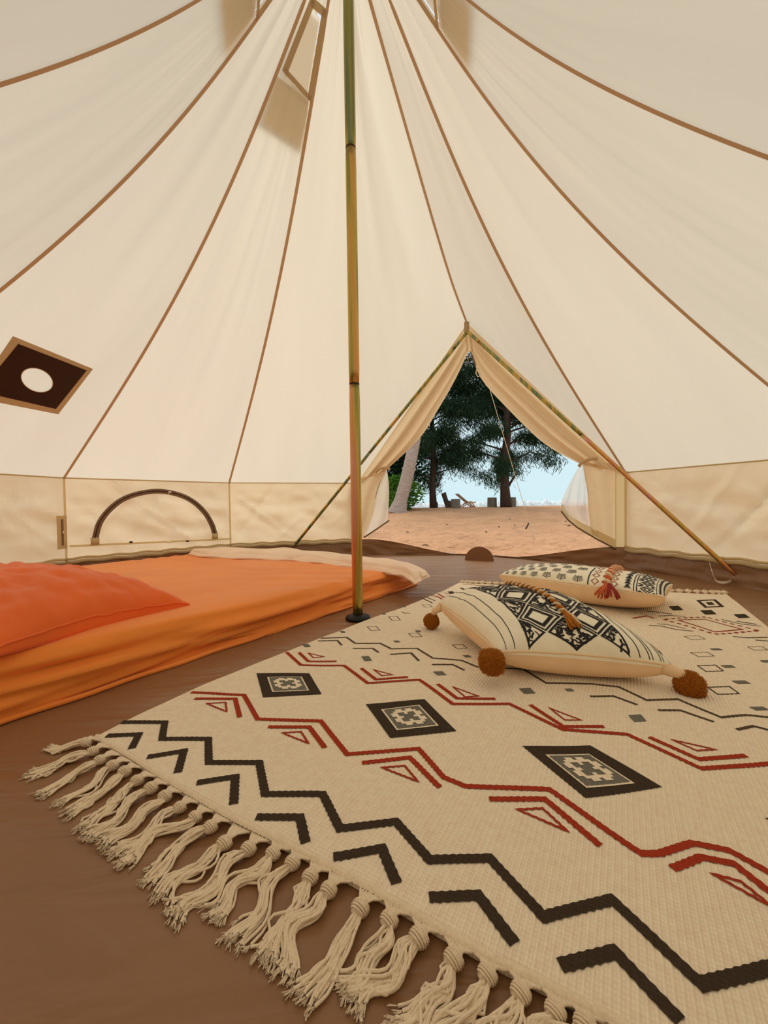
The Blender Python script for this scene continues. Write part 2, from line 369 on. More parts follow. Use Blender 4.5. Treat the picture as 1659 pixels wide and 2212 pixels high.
# the same vent, seen partly, in two other panels (mirrored to sit beside seams -3 and 3)
def vent_copy(k, mirror):
    return [(-s if mirror else s, z) for s, z in vAl]
VENTS[-2] = vAl; VENTS[-4] = vent_copy(-4, False); VENTS[3] = vent_copy(3, True)
def from2(k, s, z, off=0.):
    m = az(k+.5); d = math.cos(STEP/2)*rprof(z)-off
    return Vector((PX+d*math.sin(m)+s*math.cos(m), PY+d*math.cos(m)-s*math.sin(m), z))
roof_panels = {}
for k in range(-5, 7):
    b = MB(); hole = VENTS.get(k)
    nu, nv = (90, 200) if hole else (24, 60)
    def wr(a, t, k=k):
        P = panel_pt(k, a, t); e = math.sin(PI*a)*(1-smin(t, .88, 1))
        m = az(k+.5); n = Vector((math.sin(m), math.cos(m), .8))
        o = e*(.006*nz3(a*5+k*7, t*2.2, k)+.002*nz3(a*14, t*3, k+9))
        if k == 0: o += .018*e*math.exp(-((a-(.55+.25*t))/.09)**2)*smin(t, .02, .2)*(1-smin(t, .6, .85))-.012*e*math.exp(-((a-(.35+.1*t))/.06)**2)*(1-smin(t, .5, .7))
        if k in (0, -1, -2): o += .0035*e*.5*math.sin(a*24+2*math.sin(t*5+k))*(1-smin(t, .1, .7))
        return P+n*o
    kp = None
    if hole:
        def kp(a, t, k=k, hole=hole):
            P = panel_pt(k, a, t); s, z = loc2(k, P); return not inpoly(s, z, hole)
    def uvf(a, t, k=k):
        return (k*1.7+(a-.5)*(.05+t), t*2.6)
    b.grid(nu, nv, wr, keep=kp, uvfn=uvf)
    roof_panels[k] = b.build('roof_panel', M['roof'], ceiling)
for k in range(-5, 7):
    b = MB(); wd = .0075
    def ft(a, t, k=k):
        P = seam_pt(k, t, .006); tg = az(k); o = (a-.5)*2*wd*(.8 if t < .1 else 1)
        bulge = -.004*math.sin(PI*a)
        return (P.x+math.cos(tg)*o+math.sin(tg)*bulge, P.y-math.sin(tg)*o+math.cos(tg)*bulge, P.z)
    b.grid(4, 70, ft); b.build('seam_tape', M['tape'], ceiling)
# reinforced cap at the apex
b = MB(); b.grid(36, 6, lambda a, t: pol(.02+.05*t, a*2*PI, 2.515-.03*t), closed_u=True); b.build('apex_cap', M['band'], ceiling)
b = MB()
for k, hole in VENTS.items():
    c = (sum(p[0] for p in hole)/4, sum(p[1] for p in hole)/4); fr = MB()
    for i in range(4):
        p, q = hole[i], hole[(i+1) % 4]
        n = Vector((q[1]-p[1], -(q[0]-p[0]))).normalized()
        if n.dot(Vector((p[0]-c[0], p[1]-c[1]))) < 0: n = -n
        wd = .022 if i != 3 else .014
        e = Vector((q[0]-p[0], q[1]-p[1])).normalized()*.012
        a0 = Vector(p)-e; a1 = Vector(q)+e
        sgm = 10
        def fn(a, t):
            x = a0.lerp(a1, a)+n*(t*wd-.004); P = from2(k, x[0], x[1], .010+.004*math.sin(PI*t)); return P
        fr.grid(sgm, 3, fn)
    fr.build('vent_frame', M['tan_tape'], roof_panels[k])
    sc = MB()
    P4 = [from2(k, *p, -.004) for p in hole]
    sc.grid(12, 12, lambda a, t: P4[0].lerp(P4[1], t).lerp(P4[3].lerp(P4[2], t), a)); sc.build('vent_mesh', M['screen'], roof_panels[k])
    # outer hood, a second layer of canvas that stands off below the vent
    mir = 1 if k != 3 else -1
    hp = [loc2(-2, p) for p in poly_on(-2, [(598, 160), (669, 216), (657, 322), (562, 258)])]
    hp = [(mir*s, z) for s, z in hp]
    hd = MB()
    def hf(a, t):
        x = Vector(hp[0]).lerp(Vector(hp[1]), a); y = Vector(hp[3]).lerp(Vector(hp[2]), a); q = x.lerp(y, t+.0*math.sin(PI*a)); return from2(k, q[0], q[1], -.006-.022*t*t)
    hd.grid(16, 14, hf); hd.build('vent_hood', M['hood'], roof_panels[k])
    ho = MB(); hq = [(hole[0][0], hole[0][1]), (hole[3][0], hole[3][1]), (hole[2][0], hole[2][1]), (hole[1][0], hole[1][1])]
    cx_ = sum(p[0] for p in hq)/4; hq = [(cx_+(p[0]-cx_)*1.35, p[1]) for p in hq]
    def hof(a, t):
        x = Vector(hq[0]).lerp(Vector(hq[1]), a); y = Vector(hq[3]).lerp(Vector(hq[2]), a); q = x.lerp(y, t); return from2(k, q[0], q[1], -.030+.012*t)
    ho.grid(12, 12, hof); ho.build('hood_top', M['roof'], roof_panels[k])
# flameproof stove patch with round opening
sp = [hit_roof(-3, u, v, .008) for u, v in ((28, 726), (201, 797), (126, 895), (-62, 858))]
s_in = [hit_roof(-3, u, v, .012) for u, v in ((39, 742), (188, 800), (121, 884), (-45, 846))]
pc = hit_roof(-3, 81, 822, .012)
eu = (hit_roof(-3, 114, 828, .012)-pc); ev = (hit_roof(-3, 80, 796, .012)-pc)
pt = MB()
def quadp(q, ang):
    # point on a quad outline at angle index 0..1
    x = (ang*4) % 4; i = int(x); return q[i].lerp(q[(i+1) % 4], x-i)
def hole_pt(f, base=2.36):
    a = base-f*2*PI; return pc+eu*math.cos(a)+ev*math.sin(a)
pt.grid(80, 5, lambda a, t: quadp(s_in, a).lerp(hole_pt(a), t), closed_u=True)
patch = tag(pt.build('stove_patch', M['stove'], ceiling), 'dark flameproof square patch with a round stovepipe opening')
pf = MB(); pf.grid(80, 3, lambda a, t: quadp(sp, a).lerp(quadp(s_in, a), t*1.06), closed_u=True); pf.build('patch_binding', M['tan_tape'], patch)
# white canvas under-layer closing the hole
pr = MB(); pr.grid(40, 2, lambda a, t: (pc+(hole_pt(a)-pc)*(.97+.05*t)) - (pc-EYE).normalized()*.001, closed_u=True); pr.build('opening_edge', M['white_cord'], patch)

# walls ------------------------------------------------------------
def wall_panel(k, parent):
    b = MB(); m = az(k+.5); n = Vector((math.sin(m), math.cos(m), 0))
    P0 = pol(TR, az(k), 0); P1 = pol(TR, az(k+1), 0)
    def fn(a, t):
        z = BK-.02+(WH-BK+.02)*t; P = P0.lerp(P1, a); e = math.sin(PI*t)*1.0
        dia = nz3(a*2.2+t*2.0+k*3, (a*1.5-t*2.6), k)   # slanting pull folds
        ef = min(1, a*12, (1-a)*12); cr = 0
        for c_ in range(7):
            h1 = math.sin(k*5.1+c_*2.3); sl = .9*math.sin(k*3.7+c_*1.9); x_ = a-(.12+.13*c_+.05*h1)-sl*(t-.5)*.7
            cr += (.020 if c_ % 2 else -.020)*math.exp(-(x_/.022)**2)*(.5+.5*math.sin(t*3+c_+k))
        o = ef*e*(cr+.030*dia+.014*nz3(a*7+t*6, a*4-t*7, k+4)+.006*math.sin(a*18+t*14+3*dia))
        zz = z
        return (P.x+n.x*o, P.y+n.y*o, zz)
    b.grid(60, 24, fn, uvfn=lambda a, t: (k+a, t*.5))
    w = b.build('wall_panel', M['wall'], parent)
    # roll of canvas at the foot of the panel, over the groundsheet edge
    r = MB()
    for dz, ro in ((.0, .011), (.020, .008)):
        r.tube([P0.lerp(P1, i/30)+Vector((-n.x*(.008+.004*math.sin(i)), -n.y*(.008+.004*math.sin(i)), BK-.006+dz+.004*math.sin(i*1.3+k))) for i in range(31)], ro, 6)
    r.build('foot_roll', M['band'], w)
    s = MB(); s.grid(2, 10, lambda a, t: pol(TR-.006, az(k), BK+(WH-BK)*t)+Vector((math.cos(az(k))*(a-.5)*.012, -math.sin(az(k))*(a-.5)*.012, 0)))
    s.build('wall_seam', M['band'], w)
    l = MB(); l.tube([P0.lerp(P1, i/20)+Vector((-n.x*.004, -n.y*.004, WH-.001)) for i in range(21)], .004, 5); l.build('eave_seam', M['band'], w)
    return w
wl = tag(empty('wall_left', pol(TR, az(-2), 0)), 'beige canvas side wall left of the door', kind='structure')
wr_ = tag(empty('wall_right', pol(TR, az(3), 0)), 'beige canvas side wall right of the door', kind='structure')
wb = tag(empty('wall_back', pol(TR, az(7), 0)), 'beige canvas side wall behind the viewer', kind='structure')
WP = {}
for k in (-4, -3, -2, -1): WP[k] = wall_panel(k, wl)
for k in (2, 3, 4): WP[k] = wall_panel(k, wr_)
for k in (5, 6, 7): WP[k] = wall_panel(k, wb)
# half-round window on wall panel -2
win = tag(empty('window_1', hit_roof(-2, 330, 1165, .01)), 'half-round zipped window in the side wall', kind='structure')
arch = [(203, 1162), (212, 1130), (232, 1102), (262, 1078), (300, 1064), (345, 1059), (388, 1067), (420, 1083), (445, 1107), (460, 1133), (466, 1152)]
A3 = [hit_roof(-2, u, v, .022) for u, v in arch]; ctr = hit_roof(-2, 335, 1165, .022)
def arch_pt(f, k=1.0):
    x = f*(len(A3)-1); i = min(int(x), len(A3)-2); g = x-i; p = [A3[max(0, min(len(A3)-1, i+j))] for j in (-1, 0, 1, 2)]
    q = .5*(2*p[1]+(p[2]-p[0])*g+(2*p[0]-5*p[1]+4*p[2]-p[3])*g*g+(-p[0]+3*p[1]-3*p[2]+p[3])*g**3)
    return ctr+(q-ctr)*k
za = MB(); zm = MB()
def offp(P, o): return P-(P-EYE).normalized()*o
za.grid(60, 3, lambda f, t: offp(arch_pt(f, .93+.10*t), .003+.003*math.sin(PI*t))); za.build('zip_tape', M['grey_zip'], win)
zm.tube([offp(arch_pt(i/60, .985), .007) for i in range(61)], .0028, 5); tag(zm.build('zip_teeth', M['stove'], win), 'dark zip teeth')
zp = MB(); q = offp(arch_pt(.55, .985), .012); zp.box(q, (.008, .004, .006)); zp.box(q-Vector((.012, 0, .004)), (.005, .003, .011)); tag(zp.build('zip_puller', M['white_cord'], win), 'pale zip puller')
for u, v in ((283, 1171), (405, 1169)):
    tg = MB(); tg.ball(hit_roof(-2, u, v, .02), (.013, .006, .006), 10, 6); tag(tg.build('toggle', M['black'], win), 'small black toggle')
for f, nm in ((0, 'zip_end_patch'), (1, 'zip_end_patch')):
    e = MB(); c0 = offp(arch_pt(f, .985), .004)-Vector((0, 0, .02)); m = az(-1.5); e.box(c0, (.022, .002, .022), Matrix.Rotation(-m, 3, 'Z')); e.build(nm, M['band'], win)
b = MB(); q0 = hit_roof(-2, 150, 1180, .012); q1 = hit_roof(-2, 500, 1164, .012); b.grid(20, 2, lambda a, t: q0.lerp(q1, a)+Vector((0, 0, (t-.5)*.012))); b.build('hem_tape', M['band'], win)
# short zipped cable slit by the seam
slit = tag(empty('window_2', hit_roof(-3, 134, 1160, .01)), 'narrow vertical zipped cable slit in the side wall', kind='structure')
b = MB(); c0 = hit_roof(-3, 134, 1150, .02); m = az(-2.5); Rz = Matrix.Rotation(-m, 3, 'Z')
b.box(c0, (.028, .002, .095), Rz); b.build('backing_patch', M['band'], slit, smooth=False)
b = MB(); b.box(c0-Vector((math.sin(m), math.cos(m), 0))*.004, (.005, .002, .075), Rz); tag(b.build('zip_teeth', M['grey_zip'], slit, smooth=False), 'dark zip line')
b = MB(); b.ball(c0-Vector((math.sin(m), math.cos(m), 0))*.009, (.005, .004, .010), 8, 6); tag(b.build('zip_puller', M['white_cord'], slit), 'pale zip puller')

# door ------------------------------------------------------------
AP = pol(1.60, az(1), 1.70); D0 = pol(TR, az(0), WH); D1 = pol(TR, az(2), WH)
DN = (D0-AP).cross(D1-AP).normalized()
if DN.dot(EYE-AP) < 0: DN = -DN      # points inwards
def dp(u, v, off=0.):
    d = ray(u, v); A = AP+DN*off; return EYE+d*((A-EYE).dot(DN)/d.dot(DN))
def interp(P, f):
    n = len(P)-1; x = f*n; i = min(int(x), n-1); g = x-i; p = [P[max(0, min(n, i+j))] for j in (-1, 0, 1, 2)]
    return .5*(2*p[1]+(p[2]-p[0])*g+(2*p[0]-5*p[1]+4*p[2]-p[3])*g*g+(-p[0]+3*p[1]-3*p[2]+p[3])*g**3)
door = tag(empty('door_1', pol(TR*math.cos(STEP), az(1), 0)), 'triangular tent doorway with tied-back canvas flaps', kind='structure')
def curtain(outer, inner, name, mat, amp=.03, nf=3.2, lab=None, off=.0, nu=60, nv=60):
    O = [dp(u, v, off) if not isinstance(u, Vector) else u for u, v in outer]; I = [dp(u, v, off) for u, v in inner]
    b = MB()
    def fn(a, t):
        P = interp(O, t).lerp(interp(I, t), a); e = smin(a, 0, .12)*smin(t, -.1, .25)
        return P+DN*(amp*e*(.55*math.sin(a*nf*2*PI+1.4*t)+.45*math.sin(a*nf*4.3+3*t+1)*.7+.5*math.sin(a*PI*.5)))
    b.grid(nu, nv, fn); o = b.build(name, mat, door)
    if lab: o['label'] = lab
    return o
lo = [(AP.lerp(D0, f), 0) for f in (0, .25, .5, .75, 1)]; li = [(1012, 760), (990, 812), (952, 880), (908, 948), (836, 1016)]
ro = [(AP.lerp(D1, f), 0) for f in (0, .25, .5, .75, 1)]; ri = [(1018, 760), (1040, 818), (1098, 884), (1176, 958), (1256, 1004)]
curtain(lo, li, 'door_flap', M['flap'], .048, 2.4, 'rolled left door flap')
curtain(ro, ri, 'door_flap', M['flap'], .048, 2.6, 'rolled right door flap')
# peak gusset above the opening
b = MB(); b.grid(10, 10, lambda a, t: dp(*(Vector((1005+3*t, 716+44*t)).lerp(Vector((1018+4*t, 716+46*t)), a)), .012)); b.build('peak_gusset', M['flap'], door)
b = MB(); b.tube([dp(1009, 790, .03), dp(1013, 768, .034), dp(1016, 760, .036), dp(1020, 768, .034), dp(1027, 790, .03)], .006, 6); tag(b.build('peak_zip', M['grey_zip'], door), 'dark zip binding at the doorway peak')
# below the ties
lo2 = [(757, 1040), (755, 1080), (755, 1120), (755, 1166)]; li2 = [(836, 1016), (818, 1060), (808, 1110), (786, 1160)]
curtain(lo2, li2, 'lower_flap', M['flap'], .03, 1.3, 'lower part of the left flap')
lo3 = [(834, 1012), (815, 1060), (804, 1110), (786, 1160)]; li3 = [(836, 1014), (842, 1050), (842, 1095), (840, 1124)]
curtain(lo3, li3, 'window_lining', M['screen'], .02, 1.0, 'pale gauze bulging from the left flap', .01)
ro2 = [(1330, 1000), (1330, 1060), (1330, 1120), (1330, 1182)]; ri2 = [(1258, 1002), (1268, 1060), (1272, 1110), (1278, 1152)]
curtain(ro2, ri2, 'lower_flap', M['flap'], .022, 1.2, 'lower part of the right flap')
ro3 = [(1262, 1002), (1270, 1060), (1274, 1110), (1280, 1154)]; ri3 = [(1252, 1006), (1230, 1045), (1213, 1085), (1216, 1108)]
curtain(ro3, ri3, 'window_lining', M['vinyl'], .022, 1.4, 'clear vinyl window bunched beside the right flap', .01)
b = MB(); b.grid(20, 4, lambda a, t: interp([dp(u, v, .02) for u, v in ((1214, 1088), (1245, 1122), (1280, 1140), (1330, 1166))], a).lerp(interp([dp(u, v, .03) for u, v in ((1213, 1106), (1242, 1138), (1282, 1162), (1330, 1186))], a), t)); b.build('flap_hem', M['band'], door)
b = MB(); b.tube([dp(u, v, .034) for u, v in ((1212, 1104), (1228, 1124), (1248, 1140), (1290, 1165), (1330, 1186))], .006, 6)
b.tube([dp(u, v, .034) for u, v in ((841, 1124), (815, 1142), (786, 1161))], .006, 6); tag(b.build('hem_zip', M['grey_zip'], door), 'grey zip tape along the lower flap hems')
b = MB(); b.grid(4, 20, lambda a, t: dp(1329+33*a, 1008+8*a+(1184-1008)*t, .006)); tag(b.build('door_side_band', M['band'], door), 'vertical reinforced canvas band beside the doorway')
b = MB(); b.grid(4, 20, lambda a, t: dp(752+24*a, 1044+(1160-1044)*t, .004)); b.build('door_side_band', M['band'], door)
for pts in (((1250, 1008), (1256, 1000), (1268, 994), (1284, 990), (1292, 991)), ((812, 1020), (822, 1012), (834, 1010), (842, 1014))):
    b = MB(); b.tube([dp(u, v, .062) for u, v in pts], .010, 8); tag(b.build('tie_strap', M['flap'], door), 'cotton tie gathering the flap')
b = MB(); b.tube([dp(u, v, .055) for u, v in ((1036, 795), (1030, 797), (1028, 806), (1032, 814), (1037, 812), (1036, 803))], .004, 6); tag(b.build('hook_loop', M['white_cord'], door), 'white plastic hook hanging at the peak')

# ------------------------------------------------------------------ poles
def pole_thing(name, path, rad, cuts, label, mat, n=20):
    root = thing(name, path[0], label, 'tent pole')
    L_ = [0]
    for i in range(len(path)-1): L_.append(L_[-1]+(Vector(path[i+1])-Vector(path[i])).length)
    def at(s):
        for i in range(len(path)-1):
            if s <= L_[i+1]+1e-9: return Vector(path[i]).lerp(Vector(path[i+1]), (s-L_[i])/(L_[i+1]-L_[i]))
        return Vector(path[-1])
    for i in range(len(cuts)-1):
        b = MB(); k = 14
        s0, s1 = cuts[i]*L_[-1], cuts[i+1]*L_[-1]; g = .0012
        ss = [s0+g+(s1-s0-2*g)*j/k for j in range(k+1)]
        rr = lambda f, rad=rad: rad*(.93 if f < .0001 or f > .9999 else 1)
        b.tube([at(x) for x in ss], rr, n); b.build('pole_section', mat[i % len(mat)], root)
        if i:
            c = MB(); c.tube([at(s0-.0015), at(s0+.0015)], rad*.96, n); tag(c.build('pole_joint', M['black'], root), 'dark joint ring')
    return root
base = Vector((PX, PY, .012)); top = Vector((PX, PY, 2.53))
# joints as seen in the photo
def zat(v):
    d = ray(765, v); return EYE.z+d.z*(math.hypot(PX, PY)/math.hypot(d.x, d.y))
Lp = top.z-base.z
pole = pole_thing('centre_pole', [base, top], .0195, [0, (zat(830)-base.z)/Lp, (zat(321)-base.z)/Lp, 1], 'tall gold-green plated steel pole standing in the tent centre', [M['pole3'], M['pole'], M['pole2']], 28)
b = MB(); b.tube([(PX, PY, .003), (PX, PY, .012), (PX, PY, .020)], lambda t: (.046, .044, .024)[round(t*2)], 28); tag(b.build('pole_foot', M['black'], pole), 'black rubber foot disc')
b = MB(); b.ball(EYE+(Vector((PX, PY, zat(22)))-EYE)*.0+Vector((PX-.004, PY-.0195, zat(22))), (.003, .003, .006), 8, 6); tag(b.build('spring_button', M['stove'], pole), 'small spring button near the top')
# A-frame in the doorway
footR = ground_pt(1606, 1257, .018); apx = EYE+(AP-EYE)*.975+Vector((0, 0, -.012)); footL = pol(1.93, az(1)-(math.radians(47.6)), .0)
hub = dp(1010, 716, .06)
fl_l = Vector((footL.x, footL.y, .012)); fr_r = Vector((footR.x, footR.y, .018))
bend = [hub+(fl_l-hub).normalized()*.05, hub+Vector((0, 0, .0))+(fl_l-hub).normalized()*.012, hub+(fr_r-hub).normalized()*.012, hub+(fr_r-hub).normalized()*.05]
af = pole_thing('door_frame_pole', [fl_l]+bend+[fr_r], .0115, [0, .25, .47, .53, .75, 1], 'A-shaped steel tube frame propping up the tent doorway', [M['pole2'], M['pole2'], M['pole2'], M['pole2'], M['pole3']], 16)
for p_ in (fl_l, fr_r):   # ferrules standing on the groundsheet
    b = MB(); dd_ = (hub-p_).normalized(); b.tube([Vector((p_.x, p_.y, .003))-dd_*.0, p_, p_+dd_*.03], .0135, 12); tag(b.build('pole_ferrule', M['black'], af), 'dark ferrule at the foot of the leg')
b = MB(); q = hub+Vector((-.006, 0, .028)); b.box(q, (.016, .010, .036)); tag(b.build('webbing_sleeve', M['tan_tape'], ceiling, smooth=False), 'tan webbing sleeve over the frame peak')
# strap tied to the right foot
b = MB(); b.grid(24, 1, lambda a, t: interp([ground_pt(1534, 1216, .11), ground_pt(1540, 1236, .07), ground_pt(1550, 1256, .02), ground_pt(1575, 1257, .02), ground_pt(1600, 1244, .035), ground_pt(1612, 1256, .02)], a)+Vector((0, .004, .012*(t-.5))))
tag(b.build('tie_strap', M['white_cord'], wr_), 'cream tie tape at the foot of the frame')

# ------------------------------------------------------------------ rug
RO = Vector((-.5246, .724, 0)); RE = Vector((math.cos(RUGA), math.sin(RUGA), 0)); RN = Vector((-RE.y, RE.x, 0)); RW, RL = 1.1913, 1.8349
def rz(x, y):
    return .0085+.0028*nz3(x, y, 1, 4)+.0022*nz3(x, y, 5, 8)
def rug_hit(u, v):
    z = .008
    for _ in range(5): P = ground_pt(u, v, z); z = rz(P.x, P.y)
    P.z = z; return P
near = [rug_hit(u, v) for u, v in ((205, 1592), (350, 1682), (500, 1770), (640, 1840), (740, 1892), (860, 1960), (1030, 2060), (1230, 2162))]
last = near[-1]; dirn = (near[-1]-near[-3]).normalized()
near += [last+dirn*.12, last+dirn*.3, last+dirn*.48]
left = [rug_hit(u, v) for u, v in ((205, 1592), (400, 1497), (625, 1405), (790, 1340), (900, 1300), (992, 1259))]
far = [rug_hit(992, 1259), rug_hit(1280, 1272), rug_hit(1571, 1284)]
rt = [near[-1]]+[rug_hit(1571, 1284).lerp(near[-1], f) for f in (.75, .5, .25)]+[rug_hit(1571, 1284)]
def arcl(P):
    d = [0]
    for i in range(len(P)-1): d.append(d[-1]+(P[i+1]-P[i]).length)
    def f(t):
        s = t*d[-1]
        for i in range(len(P)-1):
            if s <= d[i+1]+1e-9:
                g = (s-d[i])/(d[i+1]-d[i]); n = len(P)-1; p = [P[max(0, min(n, i+j))] for j in (-1, 0, 1, 2)]
                return .5*(2*p[1]+(p[2]-p[0])*g+(2*p[0]-5*p[1]+4*p[2]-p[3])*g*g+(-p[0]+3*p[1]-3*p[2]+p[3])*g**3)
        return P[-1]
    return f
fN, fL, fF, fR = arcl(near), arcl(left), arcl(far), arcl(rt)
def rug_xy(a, t):
    P = fN(a)*(1-t)+fF(a)*t+fL(t)*(1-a)+fR(t)*a-(near[0]*(1-a)*(1-t)+near[-1]*a*(1-t)+far[0]*(1-a)*t+far[-1]*a*t)
    return P
rug = thing('rug', tuple(near[0].lerp(far[-1], .5).xy)+(0,), 'cream woven rug with zigzag and diamond motifs and tasselled ends', 'rug')
b = MB()
def rfn(a, t):
    P = rug_xy(a, t); return (P.x, P.y, rz(P.x, P.y))
b.grid(120, 180, rfn)
o = len(b.v)
ring = [(i/120, 0) for i in range(121)]+[(1, j/180) for j in range(1, 181)]+[(1-i/120, 1) for i in range(1, 121)]+[(0, 1-j/180) for j in range(1, 180)]
tp = [rfn(a, t) for a, t in ring]; n = len(tp)
b.v += tp+[(x, y, .0015) for x, y, z in tp]
b.f += [(o+i, o+n+i, o+n+(i+1) % n, o+(i+1) % n) for i in range(n)]
b.build('rug_field', M['rug'], rug)
# stitched hem along the near end
b = MB()
def hem(a, t):
    P = rug_xy(a, .0+.0105*t-.002); return (P.x, P.y, rz(P.x, P.y)+.0006+.0032*math.sin(PI*min(1, t*1.0))+.0008*math.sin(a*1400))
b.grid(400, 5, hem); tag(b.build('hem', M['yarn'], rug), 'raised cream hem at the near end')

def offset_stroke(pts, width, closed=False, step=.0045, jag=.0005):
    P = [Vector((p[0], p[1])) for p in pts]
    n = len(P); L_, R2 = [], []
    def nrm(a, b): d = (b-a); return Vector((-d.y, d.x)).normalized()
    segs = n if closed else n-1; sg = 1
    for i in range(segs):
        a, c = P[i], P[(i+1) % n]; N0 = nrm(a, c); ln = (c-a).length; k = max(1, int(ln/step))
        def mit(j, N0=N0, i=i):
            if not closed and (j == 0 or j == n-1): return N0
            pj, pp, pn = P[j % n], P[(j-1) % n], P[(j+1) % n]
            a1, a2 = nrm(pp, pj), nrm(pj, pn); m = (a1+a2)
            if m.length < .2: return N0
            m.normalize(); return m*min(2.2, 1/max(.3, m.dot(a1)))
        m0, m1 = mit(i), mit(i+1)
        for s in range(k+(1 if i == segs-1 else 0)):
            f = s/k; nn = N0 if 0 < f < 1 else (m0 if f == 0 else m1); q = a.lerp(c, f); sg = -sg; jj = jag*sg if 0 < f < 1 else 0
            L_.append(q+nn*(width/2+jj)); R2.append(q-nn*(width/2-jj))
    return L_, R2
def add_stroke(b, pts, width, mapf, closed=False, step=.0045, jag=.0005):
    L_, R2 = offset_stroke(pts, width, closed, step, jag); o = len(b.v); k = len(L_)
    for p, q in zip(L_, R2): b.v += [tuple(mapf(p.x, p.y)), tuple(mapf((p.x+q.x)/2, (p.y+q.y)/2)), tuple(mapf(q.x, q.y))]
    for i in range(k-1 if not closed else k-0):
        j = (i+1) % k
        if closed and i == k-1: j = 0
        b.f += [(o+3*i+1, o+3*j+1, o+3*j, o+3*i), (o+3*i+2, o+3*j+2, o+3*j+1, o+3*i+1)]
rmap = lambda x, y, e=.0010: (x, y, rz(x, y)+e)
def repeat_on(P, A, B, A1, diag_first):
    # carry a zigzag on past the frame to the rug's far side, one woven repeat after another
    a, b_, c = rug_hit(*A), rug_hit(*B), rug_hit(*A1); d1, d2 = b_-a, c-b_
    while True:
        d = d1 if diag_first else d2; diag_first = not diag_first; q = P[-1]+d; lim = RW-.03
        s0, s1 = (P[-1]-RO).dot(RE), (q-RO).dot(RE)
        if s1 > lim:
            if s0 < lim: P.append(P[-1].lerp(q, (lim-s0)/(s1-s0)))
            return P
        P.append(q)
def rstroke(name, px, wd, mat, closed=False, lab=None, taper=None, rpt=None):
    b = MB(); P = [rug_hit(u, v) if not isinstance(u, Vector) else u for u, v in px]
    if rpt: P = repeat_on(P, *rpt)
    add_stroke(b, P, wd, rmap, closed)
    o = b.build(name, mat, rug)
    if lab: o['label'] = lab
    return o
z1 = [(262, 1561), (356, 1561), (350, 1597), (450, 1597), (451, 1648), (560, 1648), (573, 1716), (697, 1716), (734, 1791), (855, 1776), (928, 1858), (1058, 1855), (1175, 1982), (1322, 1945), (1515, 2128), (1680, 2088)]
rstroke('zigzag_stripe', z1, .0122, M['rug_dark'], lab='charcoal zigzag stripe at the near end', rpt=((855, 1776), (928, 1858), (1058, 1855), True))
for c in (((230, 1590), (300, 1587), (284, 1618)), ((318, 1636), (397, 1623), (384, 1670)), ((425, 1692), (508, 1679), (505, 1738)), ((553, 1766), (648, 1766), (660, 1822)), ((720, 1853), (825, 1834), (857, 1910)), ((927, 1940), (1033, 1935), (1112, 2040)), ((1210, 2088), (1328, 2058), (1470, 2208)), ((1560, 2290), (1690, 2240), (1800, 2360))):
    rstroke('chevron_motif', c, .0125, M['rug_dark'])
zA = [(413, 1496), (527, 1502), (556, 1554), (693, 1558), (750, 1630), (904, 1618), (958, 1680), (1005, 1699), (1187, 1706), (1330, 1808), (1385, 1845), (1425, 1845), (1495, 1822), (1575, 1838), (1680, 1896)]
zB = [(619, 1409), (650, 1437), (743, 1438), (794, 1476), (906, 1469), (978, 1521), (1100, 1521), (1215, 1576), (1355, 1587), (1515, 1661), (1690, 1648)]
rstroke('zigzag_stripe', zA, .0095, M['rug_red'], lab='brick red zigzag stripe', rpt=((904, 1618), (1005, 1699), (1187, 1706), False)); rstroke('zigzag_stripe', zB, .0095, M['rug_red'], lab='second brick red zigzag stripe', rpt=((1100, 1521), (1215, 1576), (1355, 1587), True))
for c in (((420, 1510), (508, 1510), (518, 1550)), ((579, 1571), (668, 1571), (702, 1616)), ((782, 1649), (885, 1637), (950, 1702)), ((1057, 1727), (1177, 1727), (1297, 1828)), ((1452, 1878), (1515, 1853), (1585, 1867), (1659, 1925), (1720, 1960)),
          ((646, 1410), (666, 1429), (727, 1429)), ((780, 1444), (812, 1468), (881, 1463)), ((945, 1478), (987, 1509), (1070, 1510)), ((1145, 1523), (1217, 1570), (1305, 1570)), ((1402, 1593), (1510, 1641), (1612, 1633))):
    rstroke('chevron_motif', c, .0095, M['rug_red'])
for c in (((447, 1520), (487, 1518), (490, 1538)), ((610, 1584), (650, 1581), (666, 1606)), ((825, 1659), (874, 1655), (903, 1689)), ((1118, 1750), (1172, 1747), (1225, 1796)), ((1540, 1890), (1600, 1905), (1670, 1962)),
          ((666, 1411), (700, 1419), (677, 1421)), ((807, 1447), (848, 1458), (825, 1460)), ((978, 1484), (1033, 1504), (1005, 1506)), ((1187, 1530), (1255, 1556), (1220, 1556)), ((1452, 1599), (1546, 1620), (1505, 1622))):
    rstroke('triangle_motif', c, .0038, M['rug_red'], True)
zC = [(693, 1379), (749, 1377), (767, 1390), (821, 1390), (845, 1402), (901, 1401), (935, 1422), (997, 1427), (1031, 1441), (1130, 1446), (1180, 1476), (1280, 1478), (1336, 1484), (1397, 1513), (1465, 1511), (1558, 1550), (1612, 1545), (1680, 1552)]
rstroke('zigzag_stripe', zC, .0065, M['rug_brown'], lab='thin brown zigzag stripe', rpt=((1280, 1478), (1397, 1513), (1465, 1511), True))
